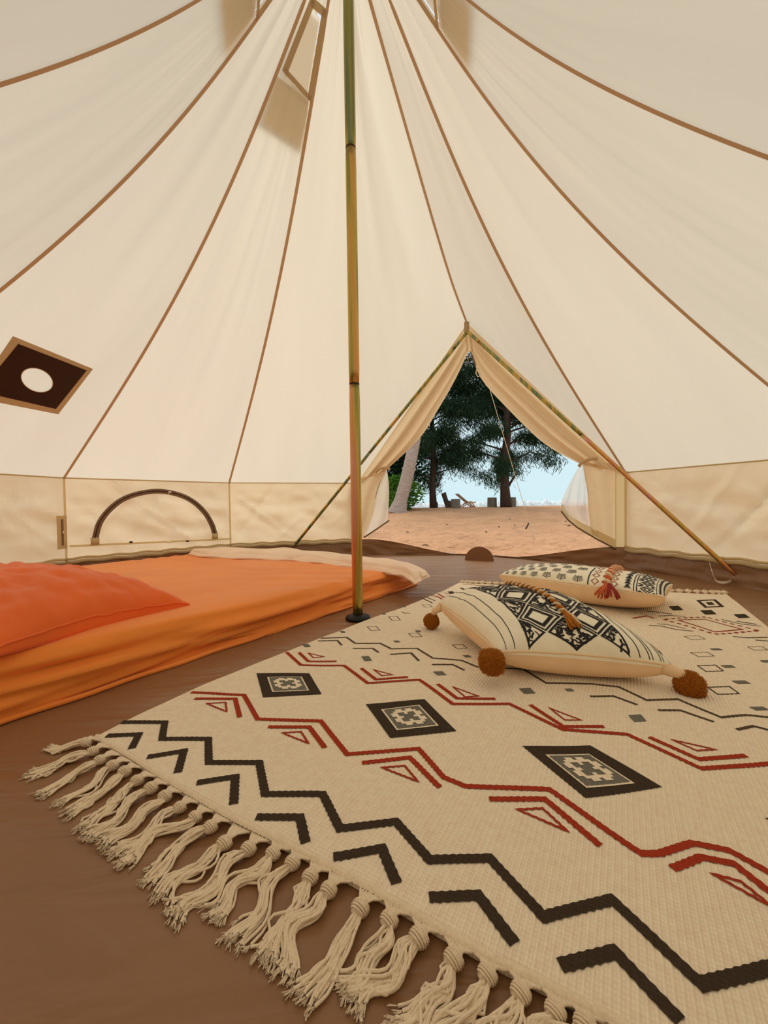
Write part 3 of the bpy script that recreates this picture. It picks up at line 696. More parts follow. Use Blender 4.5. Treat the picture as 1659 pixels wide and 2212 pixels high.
for ch_, per, m_, w_ in ((((1057, 1727), (1177, 1727), (1297, 1828)), ((904, 1618), (1187, 1706)), 'rug_red', .0095), (((1402, 1593), (1510, 1641), (1612, 1633)), ((1100, 1521), (1355, 1587)), 'rug_red', .0095), (((1422, 1535), (1470, 1535), (1542, 1560)), ((1280, 1478), (1465, 1511)), 'rug_brown', .0065)):
    pv = rug_hit(*per[1])-rug_hit(*per[0])
    for k_ in range(1, 7):
        Q = [rug_hit(*p)+pv*k_ for p in ch_]
        uq = [(Vector(q)-EYE) for q in Q]; out_ = min(q.x/max(.01, q.y) for q in Q)*F+IW/2 > IW+15
        if out_ and max((q-RO).dot(RE) for q in Q) < RW-.04: rstroke('chevron_motif', [(q, 0) for q in Q], w_, M[m_])
for c in (((687, 1385), (729, 1384), (738, 1394)), ((762, 1401), (805, 1401), (818, 1410)), ((843, 1414), (888, 1411), (905, 1428)), ((933, 1436), (978, 1436), (1003, 1448)), ((1275, 1505), (1325, 1504), (1377, 1523)), ((1422, 1535), (1470, 1535), (1542, 1560)), ((1592, 1577), (1628, 1569), (1670, 1580))):
    rstroke('chevron_motif', c, .0065, M['rug_brown'])
# big diamonds
def quad_fn(q):
    Q = [rug_hit(*p) for p in q[:4]]
    if len(q) > 4: Q = [p+q[4] for p in Q]   # same motif, one repeat further along the rug
    return lambda s, t: Q[0].lerp(Q[1], s).lerp(Q[3].lerp(Q[2], s), t)
def fillq(b, f, s0, t0, s1, t1, e, n=6):
    b.grid(n, n, lambda a, t: (lambda P: (P.x, P.y, rz(P.x, P.y)+e))(f(s0+(s1-s0)*a, t0+(t1-t0)*t)))
DSH = rug_hit(1652, 1768)-rug_hit(1128, 1612)
for out, inn in ((((554, 1455), (668, 1455), (695, 1500), (568, 1507)), ((577, 1464), (652, 1463), (668, 1493), (588, 1496))),
                 (((790, 1522), (917, 1511), (986, 1580), (843, 1595)), ((823, 1534), (906, 1524), (948, 1569), (857, 1579))),
                 (((1128, 1612), (1275, 1611), (1430, 1701), (1265, 1725)), ((1178, 1632), (1272, 1630), (1371, 1694), (1267, 1704))),
                 (((1128, 1612), (1275, 1611), (1430, 1701), (1265, 1725), DSH), ((1178, 1632), (1272, 1630), (1371, 1694), (1267, 1704), DSH))):
    fo, fi = quad_fn(out), quad_fn(inn)
    b = MB(); fillq(b, fo, 0, 0, 1, 1, .0010, 12); dm_ = b.build('diamond_motif', M['rug_dark'], rug)
    b = MB(); fillq(b, fi, 0, 0, 1, 1, .0016, 12); b.build('diamond_frame', M['rug'], dm_)
    b = MB(); fillq(b, fi, .045, .045, .955, .955, .0022, 12); b.build('diamond_centre', M['rug_grey'], dm_)
    b = MB()
    # stepped cream rosette round a grey cross
    rows = ["..XX.XX..", ".XXXXXXX.", "XX..X..XX", "XX.....XX", ".XX...XX."]; rows = rows+rows[3::-1]
    for i, row in enumerate(rows):
        for j, ch in enumerate(row):
            if ch == 'X': s0, t0 = .13+.74*i/9, .13+.74*j/9; fillq(b, fi, s0, t0, s0+.74/9, t0+.74/9, .0028, 1)
    b.build('rosette', M['rug'], dm_)
def small_quad(u, v, w, h, mat, solid=True, wd=.003, name='small_diamond'):
    c = rug_hit(u, v); px = [rug_hit(u-w/2, v-h*.4), rug_hit(u+w*.18, v-h*.5), rug_hit(u+w/2, v+h*.4), rug_hit(u-w*.18, v+h*.5)]
    b = MB()
    if solid: b.grid(4, 4, lambda a, t: (lambda P: (P.x, P.y, rz(P.x, P.y)+.001))(px[0].lerp(px[1], a).lerp(px[3].lerp(px[2], a), t)))
    else: add_stroke(b, px, wd, rmap, True)
    b.build(name, mat, rug)
for u, v, w, h in ((662, 1395, 20, 7), (792, 1423, 24, 11), (950, 1455, 30, 9), (857, 1386, 16, 4), (1139, 1493, 36, 13), (1377, 1552, 40, 16), (903, 1364, 15, 4), (1230, 1491, 22, 6), (1009, 1418, 20, 5), (871, 1310, 12, 4), (740, 1365, 14, 4), (829, 1326, 10, 4), (1547, 1403, 30, 4), (1573, 1440, 34, 6), (1601, 1474, 42, 7), (1654, 1429, 26, 5), (1640, 1531, 44, 8)):
    small_quad(u, v, w, h, M['rug_grey'])
for u, v, w, h in ((975, 1280, 17, 5), (1460, 1314, 32, 10), (1530, 1323, 36, 10), (1602, 1331, 36, 9)):
    small_quad(u, v, w, h, M['rug_dark'])
for u, v, w, h, k in ((807, 1358, 28, 9, .0022), (897, 1372, 30, 9, .0022), (852, 1336, 26, 9, .0025), (993, 1397, 32, 9, .0022), (923, 1309, 22, 6, .002), (1501, 1378, 46, 8, .002), (1637, 1401, 44, 8, .002), (1518, 1414, 52, 10, .002), (1535, 1444, 56, 14, .003), (1563, 1492, 68, 17, .003)):
    small_quad(u, v, w, h, M['rug_dark'], False, k, 'outlined_diamond')
small_quad(1534, 1304, 52, 16, M['rug_dark'], False, .012, 'diamond_motif'); small_quad(1534, 1304, 20, 6, M['rug_dark'], True)
for px, wd, m, cl in (([(1397, 1321), (1425, 1323), (1452, 1327)], .008, 'rug_brown', 0), ([(1422, 1331), (1450, 1330), (1480, 1332)], .005, 'rug_brown', 0), ([(1402, 1351), (1430, 1353), (1460, 1360), (1498, 1364)], .005, 'rug_brown', 0), ([(1420, 1348), (1440, 1349), (1480, 1358)], .004, 'rug_brown', 0),
                      ([(1583, 1375), (1610, 1378), (1659, 1377)], .006, 'rug_brown', 0), ([(1558, 1338), (1600, 1348), (1644, 1353)], .005, 'rug_brown', 0), ([(1591, 1342), (1634, 1349)], .007, 'rug_brown', 0), ([(1632, 1383), (1675, 1386)], .006, 'rug_brown', 0),
                      ([(1366, 1336), (1397, 1331), (1414, 1336)], .008, 'rug_red', 0), ([(1465, 1340), (1523, 1338), (1604, 1360), (1543, 1365)], .006, 'rug_red', 1),
                      ([(1440, 1277), (1500, 1281), (1567, 1283)], .009, 'rug_red', 0), ([(1000, 1262), (1040, 1265), (1085, 1268)], .007, 'rug_red', 0), ([(1002, 1256), (1040, 1259), (1080, 1262)], .004, 'rug_red', 0), ([(995, 1270), (1004, 1274), (1022, 1270)], .013, 'rug_dark', 0),
                      ([(930, 1286), (945, 1289), (962, 1298)], .008, 'rug_red', 0), ([(946, 1283), (958, 1290), (978, 1292)], .008, 'rug_red', 0), ([(909, 1291), (920, 1296), (934, 1303)], .006, 'rug_brown', 0), ([(920, 1290), (940, 1298)], .005, 'rug_brown', 0), ([(868, 1322), (875, 1325), (887, 1325)], .004, 'rug_brown', 0), ([(960, 1281), (985, 1284)], .006, 'rug_red', 0)):
    rstroke('stripe_motif', px, wd, M[m], bool(cl))
# dashed outline round the far red diamond
dq = [rug_hit(*p) for p in ((1432, 1338), (1543, 1370), (1641, 1363), (1525, 1333))]
b = MB()
for i in range(4):
    p, q = dq[i], dq[(i+1) % 4]; k = int((q-p).length/.022)
    for j in range(k):
        a, c = p.lerp(q, (j+.1)/k), p.lerp(q, (j+.65)/k); add_stroke(b, [a, c], .009, rmap)
b.build('dashed_diamond', M['rug_red'], rug)

# fringe
def strand_path(p0, d, ln, curl, sw, z0, n=11, lift=.004):
    side = Vector((-d.y, d.x, 0)); pts = []
    ph = R_.random()*6.28; fr = R_.uniform(1.0, 2.2)
    for i in range(n):
        t = i/(n-1)
        off = sw*t+curl*math.sin(ph+fr*PI*2*t)*t*(1-.3*t)
        z = z0*(1-t)**2+.0022+lift*abs(math.sin(ph*3+t*4))*(1-.5*t)
        P = p0+d*(ln*t)+side*off; pts.append(Vector((P.x, P.y, max(.0018, z))))
    return pts
knots = [(186, 1599), (201, 1618), (216, 1637), (243, 1649), (269, 1662), (296, 1681), (326, 1697), (356, 1715), (389, 1738), (422, 1759), (455, 1780), (485, 1815), (537, 1827), (590, 1837), (632, 1857), (670, 1888), (710, 1915), (778, 1954), (841, 1979), (905, 2017), (980, 2063), (1053, 2096), (1125, 2135), (1200, 2175), (1265, 2206)]
tips = [(108, 1612), (62, 1676), (95, 1712), (128, 1732), (150, 1752), (180, 1785), (196, 1800), (232, 1818), (248, 1836), (272, 1862), (322, 1892), (352, 1935), (392, 1978), (455, 1965), (512, 2022), (572, 2060), (600, 2085), (655, 2140), (735, 2120), (770, 2165), (850, 2210), (930, 2260), (1010, 2310), (1100, 2360), (1190, 2400)]
KW = [(ground_pt(u, v, .012), ground_pt(a, c, .004)) for (u, v), (a, c) in zip(knots, tips)]
kd = (KW[-1][0]-KW[-4][0]).normalized()
for i in range(10):
    p = KW[24][0]+kd*.03*(i+1); KW.append((p, p+(-RN*1.0+RE*R_.uniform(-.3, .3)).normalized()*.1))
for idx, (kp, tp_) in enumerate(KW):
    hi = rug_xy(min(1, max(0, 0)), 0)
    # nearest point of the rug's near edge
    best = min((rug_xy(i/300, .001) for i in range(301)), key=lambda q: (q.xy-kp.xy).length)
    d = (tp_-kp); d.z = 0; ln = d.length; d.normalize(); out = (kp-best); out.z = 0; out = out.normalized() if out.length > 1e-4 else -RN
    kr = .0074+.0012*R_.random()
    b = MB(); ns = 22; sdv = Vector((-d.y, d.x, 0))
    A1, A2 = R_.uniform(-.010, .010), R_.uniform(-.008, .008); f1, f2 = R_.uniform(.5, .9), R_.uniform(1.1, 1.7); q1_, q2_ = R_.random()*6, R_.random()*6
    def spine(t):
        wob = A1*(math.sin(q1_+f1*6.28*t)-math.sin(q1_))+A2*(math.sin(q2_+f2*6.28*t)-math.sin(q2_))
        wob -= t*(A1*(math.sin(q1_+f1*6.28)-math.sin(q1_))+A2*(math.sin(q2_+f2*6.28)-math.sin(q2_)))*.7
        return kp+d*(ln*t)+sdv*wob
    for s in range(ns):
        o1 = R_.gauss(0, .0036); zz = R_.uniform(.0015, .0085); spr = R_.gauss(0, .0062); stray = R_.random() < .10
        cu_ = R_.uniform(.0005, .0016)*(6 if stray else 1); ph = R_.random()*6.28; fq = R_.uniform(1.2, 2.6); l2 = R_.uniform(.84, 1.06); pts = []
        for i in range(14):
            t = i/13; P = spine(t*l2); g = .35+.65*smin(t, 0, .25)
            P = P+sdv*(o1*g+spr*t*t+cu_*math.sin(ph+fq*6.28*t)*smin(t, 0, .3)); P.z = max(.0019, (.007*(1-t)**2+zz*(g)*(1-.55*t)+.0012*math.sin(ph*2+t*9)))
            pts.append(Vector(P))
        b.tube(pts, .00155, 6, cap=False)
        e = pts[-1]; dl = (pts[-1]-pts[-2]).normalized()
        for f in range(4):   # frayed tips
            dd = (dl+sdv*R_.uniform(-.5, .5)+Vector((0, 0, R_.uniform(-.05, .1)))).normalized()
            b.tube([e-dl*.001, e+dd*R_.uniform(.003, .006), e+dd*R_.uniform(.006, .010)], .0006, 3, cap=False)
    tas = b.build('tassel', M['yarn'], rug, origin=(kp.x, kp.y, 0))
    kb = MB(); ax = out.cross(Vector((0, 0, 1))); ang = math.atan2(d.y, d.x)
    M3 = Matrix.Rotation(ang, 3, 'Z')
    def kf(dv): return 1+.10*math.sin(dv.x*9+dv.z*7+dv.y*5)+.06*math.sin(dv.y*22+dv.x*6)
    kb.ball((kp.x, kp.y, .0085), (kr*1.15, kr, kr*.95), 16, 10, kf, M3)
    for w_ in range(5):  # wraps of yarn round the knot
        c0 = Vector((kp.x, kp.y, .0085)); th = -.6+.3*w_
        kb.tube([c0+M3 @ Vector((math.sin(th)*kr*1.1+.0022*math.sin(q*PI/8), math.cos(q*PI/8)*kr*1.04*math.cos(th), math.sin(q*PI/8)*kr*1.0*math.cos(th))) for q in range(17)], .0011, 5, cap=False)
    kb.build('knot', M['yarn'], tas)
    wp = MB()
    for s in range(8):   # warp threads gathered from the hem into the knot
        h = best+RE*((s-3.5)*.0042); h.z = .006
        wp.tube([h, h.lerp(kp, .5)+Vector((0, 0, .003)), Vector((kp.x, kp.y, .0105))], .0016, 5, cap=False)
    wp.build('warp_threads', M['yarn'], tas)
# far-end fringe, short knots
nf = 34
for i in range(nf):
    a = (i+.5)/nf; P = rug_xy(a, 1.0); out = (rug_xy(a, 1)-rug_xy(a, .98)); out.z = 0; out.normalize()
    b = MB(); c = Vector((P.x, P.y, .010))+out*.016
    b.ball(c, (.014, .012, .0115), 10, 7, lambda dv: 1+.15*math.sin(dv.x*9+i)+.1*math.sin(dv.z*11))
    b.tube([P+Vector((0, 0, .0)), c], .005, 6)
    for s in range(8):
        dd = (out+Vector((-out.y, out.x, 0))*R_.uniform(-.7, .7)).normalized(); b.tube(strand_path(c, dd, R_.uniform(.035, .055), .005, 0, .012, 6, .012), .0024, 4, cap=False)
    b.build('tassel', M['yarn'], rug, origin=(c.x, c.y, 0))

# ------------------------------------------------------------------ mattress, quilt, pillow
MA, MBc, MC, MD = Vector((-.97, .50, 0)), Vector((.165, 2.115, 0)), Vector((-1.33, 2.86, 0)), Vector((-1.80, 1.72, 0))
def mat_xy(s, t): return MA.lerp(MBc, s).lerp(MD.lerp(MC, s), t)   # s: near->far, t: aisle side -> wall side
LS, LT = (MBc-MA).length, (MC-MBc).length
def mat_h(s): return .135-.040*s
def mat_z(s, t):
    dd = [t*LT, (1-t)*LT, s*LS, (1-s)*LS]; h = mat_h(s); z = 1
    for i, d_ in enumerate(dd):
        x = min(1, d_/(.055 if i == 0 else .04)); z *= (1-(1-x)**2.6)**.62
    return h*z
def edge_par(i, n):     # dense sampling close to the edges
    x = i/n; return .5-.5*math.copysign(abs(math.cos(PI*x))**.45, math.cos(PI*x))
sm = MB(); nu, nv = 110, 170
def sheet(a, t):
    s, q = edge_par(round(a*nv), nv)*.0+ (lambda x: x)(a), t
    s = edge_par(round(a*nv), nv); q = edge_par(round(t*nu), nu)
    P = mat_xy(s, q); z = mat_z(s, q)
    side = 1-smin(q*LT, .03, .10); en = 1-smin((1-s)*LS, .02, .09)
    h = mat_h(s); f = z/h
    out = (MA-MD).normalized(); o = 0
    if side > 0:
        o += side*math.sin(PI*min(1, f*.9+.12))*(.030*(abs(math.sin(f*5.2-s*4.2+.9+1.1*nz3(s*3, f*1.5, 3)))-.5)+.016*(abs(math.sin(f*9+s*6+2+nz3(s*5, f, 8)))-.5))+side*.010*nz3(s*7, f*3, 1)
        o += side*(.010*math.sin(s*23)*nz3(s*9, 1, 5)*(1-f))
        for f0, sl, dp_, wd_ in ((.15, .55, .020, .05), (.62, -.35, .018, .045), (.30, .25, .014, .04), (.85, -.95, .016, .05), (-.25, 1.1, .02, .06)):
            fc = f0+sl*s+.05*math.sin(s*9+f0*20); o -= side*dp_*math.exp(-((f-fc)/wd_)**2)
    P = P+out*o
    wr = .0030*nz3(s*5+q*2, q*9, 2)+.0022*nz3(s*14, q*6, 7)+.0016*math.sin((s*1.2+q*.6)*60+4*nz3(s*4, q*4, 8))*smin(s, .3, .6)*1.8
    z += wr*smin(f, .7, 1)-side*.004
    return (P.x, P.y, max(.001, z))
sm.grid(nv, nu, sheet)
mattress = tag(sm.build('mattress', M['orange'], origin=tuple(MA)), 'low mattress under a burnt-orange fitted sheet on the tent floor', 'mattress')
# sheet seam ridge along the top edge and the tucked bottom hem
hb = MB(); hb.tube([Vector((mat_xy(i/80, 0).x, mat_xy(i/80, 0).y, .006))+(MA-MD).normalized()*(.006+.004*math.sin(i*.7)) for i in range(81)], lambda t: .006, 7); tag(hb.build('sheet_hem', M['orange'], mattress), 'elastic hem of the orange sheet')
# folded quilt lying across the far end
qn = [ground_pt(u, v, z) for u, v, z in ((408, 1194, .118), (470, 1202, .112), (600, 1207, .106), (690, 1214, .104), (800, 1230, .102), (868, 1241, .100), (893, 1256, .085))]
qf = [ground_pt(u, v, z) for u, v, z in ((412, 1189, .122), (520, 1183, .125), (610, 1185, .125), (680, 1190, .125), (760, 1199, .128), (860, 1213, .125), (930, 1240, .080))]
def quilt(sc, z0, amp, seed):
    b = MB()
    def fn(a, t):
        x = .5+(a-.5)*sc[0]; y = .5+(t-.5)*sc[1]
        P = interp(qn, x).lerp(interp(qf, x), y); e = min(a*40, (1-a)*14, t*7, (1-t)*7, 1); e = math.sin(PI/2*max(0, e))**.6
        zz = z0+.022*e*(1+.25*nz3(a*7, t*3, seed))+amp*nz3(a*16, t*4, seed+2)*e+.003*math.sin(a*30+t*4)*e
        side = Vector((0, 0, 0))+(.006*math.sin(a*25+seed)+.006*nz3(a*12, seed))*(qn[3]-qf[3]).normalized()*(1 if t < .5 else -1)
        q = P+side; q.z = min(P.z, .112+0*a)+zz-.012
        return q
    b.grid(120, 20, fn); return b
q1 = quilt((1, 1), .0, .006, 1); quiltob = tag(q1.build('quilt', M['cream_quilt'], origin=tuple(qn[3])), 'cream quilt folded in a strip over the far end of the mattress', 'quilt')
q2 = quilt((.985, .80), .014, .006, 5); q2.build('folded_layer', M['cream_quilt'], quiltob)
b = MB(); b.tube([Vector((interp(qn, i/60).x, interp(qn, i/60).y, min(interp(qn, i/60).z, .112)-.004+.003*math.sin(i*.9)))+(qn[3]-qf[3]).normalized()*(.004+.004*math.sin(i*.5)) for i in range(61)], .0055, 7); b.build('quilt_piping', M['cream_quilt'], quiltob)

class Cushion:
    def __init__(s, P, top, bot, floor_z, pinch=.07, fold=.0, e1=.42, e2=.35, seed=0):
        s.P = [Vector(p) for p in P]; s.top = top; s.bot = bot; s.fz = floor_z; s.c = pinch; s.fold = fold; s.e1 = e1; s.e2 = e2; s.seed = seed
    def base(s, x, y):
        x2 = x*(1-s.c*(1-y*y)); y2 = y*(1-s.c*(1-x*x)); a, b = (x2+1)/2, (y2+1)/2
        return s.P[0].lerp(s.P[1], a).lerp(s.P[3].lerp(s.P[2], a), b)
    def pt(s, x, y, side=1, off=0.):
        P = s.base(x, y); k = max(0, (1-x*x)*(1-y*y))
        if side > 0:
            z = s.top*k**s.e1*(1+.05*nz3(x*2, y*2, s.seed))+s.fold*k**.2*(nz3(x*4, y*4, s.seed+3)+.5*nz3(x*9, y*9, s.seed))
        else: z = -s.bot*k**s.e2
        q = Vector((P.x, P.y, max(s.fz, P.z+z)+off)); return q
    def face(s, side, name, mat, parent, n=64):
        b = MB()
        def cf(a): return -math.cos(PI*a)
        b.grid(n, n, lambda a, t: s.pt(cf(a), cf(t), side)); return b.build(name, mat, parent)
    def pmap(s, off=.0012):
        def g(p): p = max(-.999, min(.999, p)); return math.copysign(1-(1-abs(p))**1.55, p)
        return lambda x, y: s.pt(g(x), g(y), 1, off)
T = Vector((-.605, 1.255, .118)); cu = Cushion([Vector((-.765, .775, .140)), T, Vector((-1.27, 1.49, .125)), Vector((-1.43, 1.01, .135))], .14, .03, .10, .09, .015, .40, .3, 11)
pil = thing('pillow', (-1.0, 1.13, .11), 'plump orange pillow lying on the orange mattress', 'pillow')
cu.face(1, 'pillowcase_top', M['orange_pillow'], pil, 80); cu.face(-1, 'pillowcase_underside', M['orange_pillow'], pil, 40)
b = MB(); b.tube([cu.pt(-.999+1.998*i/40, -.995, 1, .001) for i in range(41)], .003, 6); b.tube([cu.pt(.995, -.999+1.998*i/40, 1, .001) for i in range(41)], .003, 6); b.build('edge_seam', M['orange_pillow'], pil)

# --- front cushion
gp = ground_pt
P1 = gp(1078, 1412, .072); P2 = gp(1456, 1444, .056); P0 = gp(946, 1304, .092); P3 = P0+P2-P1; P3.z = .085
c1 = Cushion([P1, P2, P3, P0], .105, .075, .012, .045, .004, .38, .30, 2)
cush = thing('cushion', tuple((P1+P3).xy/2)+(.01,), 'square cream cushion with black diamond print and mustard pompoms', 'cushion', 'cushions on the rug')
cush['label'] = 'square cream cushion with black diamond print and mustard pompoms, nearest on the rug'
c1.face(1, 'printed_face', M['cush_top'], cush, 72); c1.face(-1, 'plain_back', M['cush_back'], cush, 72)
b = MB()
for pts in ([c1.pt(-.99+1.98*i/60, -.999, 1) for i in range(61)], [c1.pt(-.999, -.99+1.98*i/60, 1) for i in range(61)], [c1.pt(.999, -.99+1.98*i/60, 1) for i in range(61)]):
    b.tube(pts, .0022, 5)
b.build('edge_seam', M['cush_back'], cush)
pm = c1.pmap()
def cstroke(b, pts, wd, closed=False, m=None, step=.03): add_stroke(b, [Vector((x, y, 0)) for x, y in pts], wd, m or pm, closed, step, 0)
b = MB()
for s_ in (-.78, -.64, .50, .60, .64, .74, .78, .90): cstroke(b, [(s_, -.97), (s_, -.3), (s_, .3), (s_, .95)], .011)
b.build('printed_line', M['ink'], cush)
b = MB(); rr = random.Random(5)
B0, B1 = -.46, .40
wd2 = .20
def clip(x): return max(B0, min(B1, x))
cells = []
for i in range(-1, 3):
    for j in range(-1, 11):
        cx = B0+.215+.43*i+(.215 if j % 2 else 0); cy = -1.02+.225*j
        cells.append((cx, cy, j % 2 == 0))
for cx, cy, blank in cells:
    hx, hy = .190, .200
    if not (B0-.02 < cx < B1+.02 and -.98 < cy < .98): continue
    dia = [(cx-hx, cy), (cx, cy+hy), (cx+hx, cy), (cx, cy-hy)]
    if blank:
        for k in (1.0, .66):
            q = [(clip(cx+(x-cx)*k), max(-.96, min(.97, cy+(y-cy)*k))) for x, y in dia]; cstroke(b, q, .018 if k == 1 else .034, True)
    else:
        for _ in range(110):
            a = rr.uniform(-1, 1); c_ = rr.uniform(-1, 1)
            if abs(a)+abs(c_) > .88: continue
            x, y = cx+a*hx, cy+c_*hy
            if not (B0 < x < B1 and -.95 < y < .95): continue
            th = rr.uniform(0, 6.28); l = rr.uniform(.03, .075); bend_ = rr.uniform(-1.2, 1.2)
            pts = [(x+l*(t-.5)*math.cos(th+bend_*t), y+l*(t-.5)*1.4*math.sin(th+bend_*t)) for t in (0, .33, .66, 1)]
            cstroke(b, pts, rr.uniform(.012, .022))
        cstroke(b, [(clip(x_), max(-.96, min(.97, y_))) for x_, y_ in dia], .022, True)
b.build('diamond_print', M['ink'], cush)
# ragged tufted block at the right edge
b = MB(); b.grid(10, 60, lambda a, t: c1.pt(.925+.07*a, -.9+1.85*t, 1, .001+.004*math.sin(PI*a)*(.6+.4*math.sin(t*90)))); b.build('tufted_strip', M['cream_tuft'], cush)
# braided cord and tassel
def braid(parent, pts, r, mats, name='braided_cord', turns=14):
    tot = len(pts)-1
    for s_, m in enumerate(mats):
        b = MB(); out = []
        for i in range(121):
            t = i/120; P = interp(pts, t); Q = interp(pts, min(1, t+.01)) if t < .99 else P+(P-interp(pts, .98)); d = (Q-P).normalized()
            a = d.cross(Vector((0, 0, 1))).normalized(); n_ = a.cross(d); ph = t*turns*2*PI+s_*2*PI/len(mats)
            out.append(P+a*math.cos(ph)*r*.75+n_*math.sin(ph)*r*.75)
        b.tube(out, r*.72, 6); b.build(name, m, parent)
def tassel(parent, p, d, ln, r, cols, name='tassel'):
    d = Vector(d).normalized(); a = d.cross(Vector((0, 0, 1))).normalized(); n_ = a.cross(d)
    for ci, m in enumerate(cols):
        b = MB()
        for s_ in range(16):
            th = R_.random()*6.28; o = a*math.cos(th)*r*(.4+.3*R_.random())+n_*math.sin(th)*r*.3+a*(ci-.5*(len(cols)-1))*r*.9; e = d*ln*R_.uniform(.85, 1.05)+o*1.7
            b.tube([p+o*.3, p+o*.9+d*ln*.3+n_*r*.2, p+e*.7+o*.3, p+e], r*.16, 5)
        b.ball(p+a*(ci-.5*(len(cols)-1))*r*.4, r*.42, 8, 6); b.build(name, m, parent)
bp = [c1.pt(.02, .92-.2*i, 1, .006) for i in range(9)]
braid(cush, bp, .0052, [M['ochre'], M['cream_tuft']])
tassel(cush, bp[-1], Vector((.25, -.95, -.35))*.6+Vector((.2, 0, -.3)), .05, .014, [M['cream_tuft'], M['ochre']])
def pompom(parent, c, r, sq=0.):
    b = MB(); c = Vector(c); rr2 = random.Random(int(c.x*1e4))
    def fn(d_):
        k = 1+.05*noise.noise(d_*3)
        if sq: m = max(abs(d_.x), abs(d_.y), abs(d_.z)); k *= (1-sq)+sq*min(1.25, .8/m)
        return k
    b.ball(c, r*.86, 28, 18, fn)
    for i in range(900):
        z = 1-2*(i+.5)/900; ph = i*2.39996; s_ = math.sqrt(max(0, 1-z*z)); d_ = Vector((s_*math.cos(ph), s_*math.sin(ph), z)); k = fn(d_)
        p = c+d_*r*.84*k; a = d_.orthogonal().normalized(); q = d_.cross(a); w_ = r*.045; e = c+d_*r*k*rr2.uniform(.96, 1.06)+a*rr2.uniform(-.04, .04)*r
        b.add([p+a*w_, p-a*w_*.5+q*w_*.87, p-a*w_*.5-q*w_*.87, e+a*w_*.7, e-a*w_*.35+q*w_*.6, e-a*w_*.35-q*w_*.6], [(0, 1, 4, 3), (1, 2, 5, 4), (2, 0, 3, 5), (3, 4, 5)])
    b.build('pompom', M['ochre'], parent)
def at_depth(u, v, dep):
    d = ray(u, v); return EYE+d*(dep/d.y)
pompom(cush, at_depth(1062, 1430, P1.y-.02), .0315, .35)
p2c = at_depth(1490, 1481, .872); pompom(cush, p2c, .031)
pompom(cush, at_depth(932, 1342, P0.y-.0), .0265)
for a_, c_ in ((P2, p2c), (P0, at_depth(932, 1342, P0.y))):
    b = MB(); b.tube([Vector(a_)+(Vector(cush.location)-Vector(a_)).normalized()*.02, Vector(a_).lerp(c_, .5)+Vector((0, 0, .004)), c_], lambda t: .016-.010*t, 10); b.build('corner_cord', M['cush_back'], cush)
# --- back cushion
def gpd(u, v, z): return ground_pt(u, v, z)
Q0 = gp(1078, 1243, .095); Q1 = gp(1438, 1291, .090); nrm_ = Vector((.62, .78, 0)).normalized()*.36
Q2 = Q1+nrm_; Q3 = Q0+nrm_; Q2.z = .075; Q3.z = .075
c2 = Cushion([Q0, Q1, Q2, Q3], .062, .090, .012, .03, .003, .38, .30, 6)
cu2 = thing('cushion', tuple((Q0+Q2).xy/2)+(.01,), 'long cream cushion with sprig print and rust tassel, behind the other cushion', 'cushion', 'cushions on the rug')
c2.face(1, 'printed_face', M['cush_top'], cu2, 64); c2.face(-1, 'plain_back', M['cush_back'], cu2, 64)
pm2 = c2.pmap(.0015)
b = MB()
def sprig(x, y, h):
    cstroke(b, [(x, y-h), (x, y), (x, y+h)], .007, m=pm2, step=.05)
    for k in range(4):
        yy = y-h*.8+k*h*.44; l = .042-.004*k
        for sd in (-1, 1): cstroke(b, [(x+sd*.008, yy), (x+sd*l*.6, yy+h*.22), (x+sd*l, yy+h*.45)], .011, m=pm2, step=.05)
for i in range(8):
    for j in range(7):
        x = -.90+.135*i+(.0675 if j % 2 else 0); y = -.84+.27*j
        if x < .08: sprig(x, y, .11)
b.build('sprig_print', M['ink'], cu2)
b = MB(); cstroke(b, [(.13, -.98), (.13, 0), (.13, .97)], .010, m=pm2)
for s_ in (.53, .56, .80): cstroke(b, [(s_, -.98), (s_, 0), (s_, .97)], .010, m=pm2)
for j in range(12):
    y = -.92+.165*j
    for s_ in (.47, .86, .95):   # stacked arrowheads
        for k in range(3): cstroke(b, [(s_-.03+.01*k, y+.05*k), (s_, y+.03+.05*k), (s_+.03-.01*k, y+.05*k)], .026, m=pm2, step=.05)
for j in range(6):
    y = -.85+.34*j; cx = .675
    for k in (1, .5): cstroke(b, [(cx-.075*k, y), (cx, y+.15*k), (cx+.075*k, y), (cx, y-.15*k)], .018, True, pm2, .05)
    for sx in (-1, 1):
        for sy in (-1, 1): cstroke(b, [(cx+sx*.095, y+sy*.10), (cx+sx*.05, y+sy*.15)], .04, m=pm2, step=.05)
b.build('tribal_print', M['ink'], cu2)
b = MB()
for j in range(8):
    y = -.86+.25*j
    for cx in (.185, .35): cstroke(b, [(cx-.03, y), (cx, y+.10), (cx+.03, y), (cx, y-.10)], .010, True, pm2, .05)
    for dx in (-.014, .014): cstroke(b, [(.268+dx, y-.04), (.268+dx, y+.04)], .020, m=pm2, step=.05)
b.build('rust_print', M['ink_red'], cu2)
bp2 = [c2.pt(.415, .9-.235*i, 1, .006) for i in range(9)]
braid(cu2, bp2, .010, [M['rust'], M['cream_tuft']], turns=10)
e0 = c2.pt(.415, -.97, 1, .004)+Vector((-.01, -.02, -.004))
tassel(cu2, e0, (-.30, -.5, -.55), .055, .022, [M['wine'], M['rust']])
b = MB(); b.tube([c2.pt(-.99+1.98*i/60, -.999, 1) for i in range(61)], .0025, 5); b.build('edge_seam', M['cush_back'], cu2)

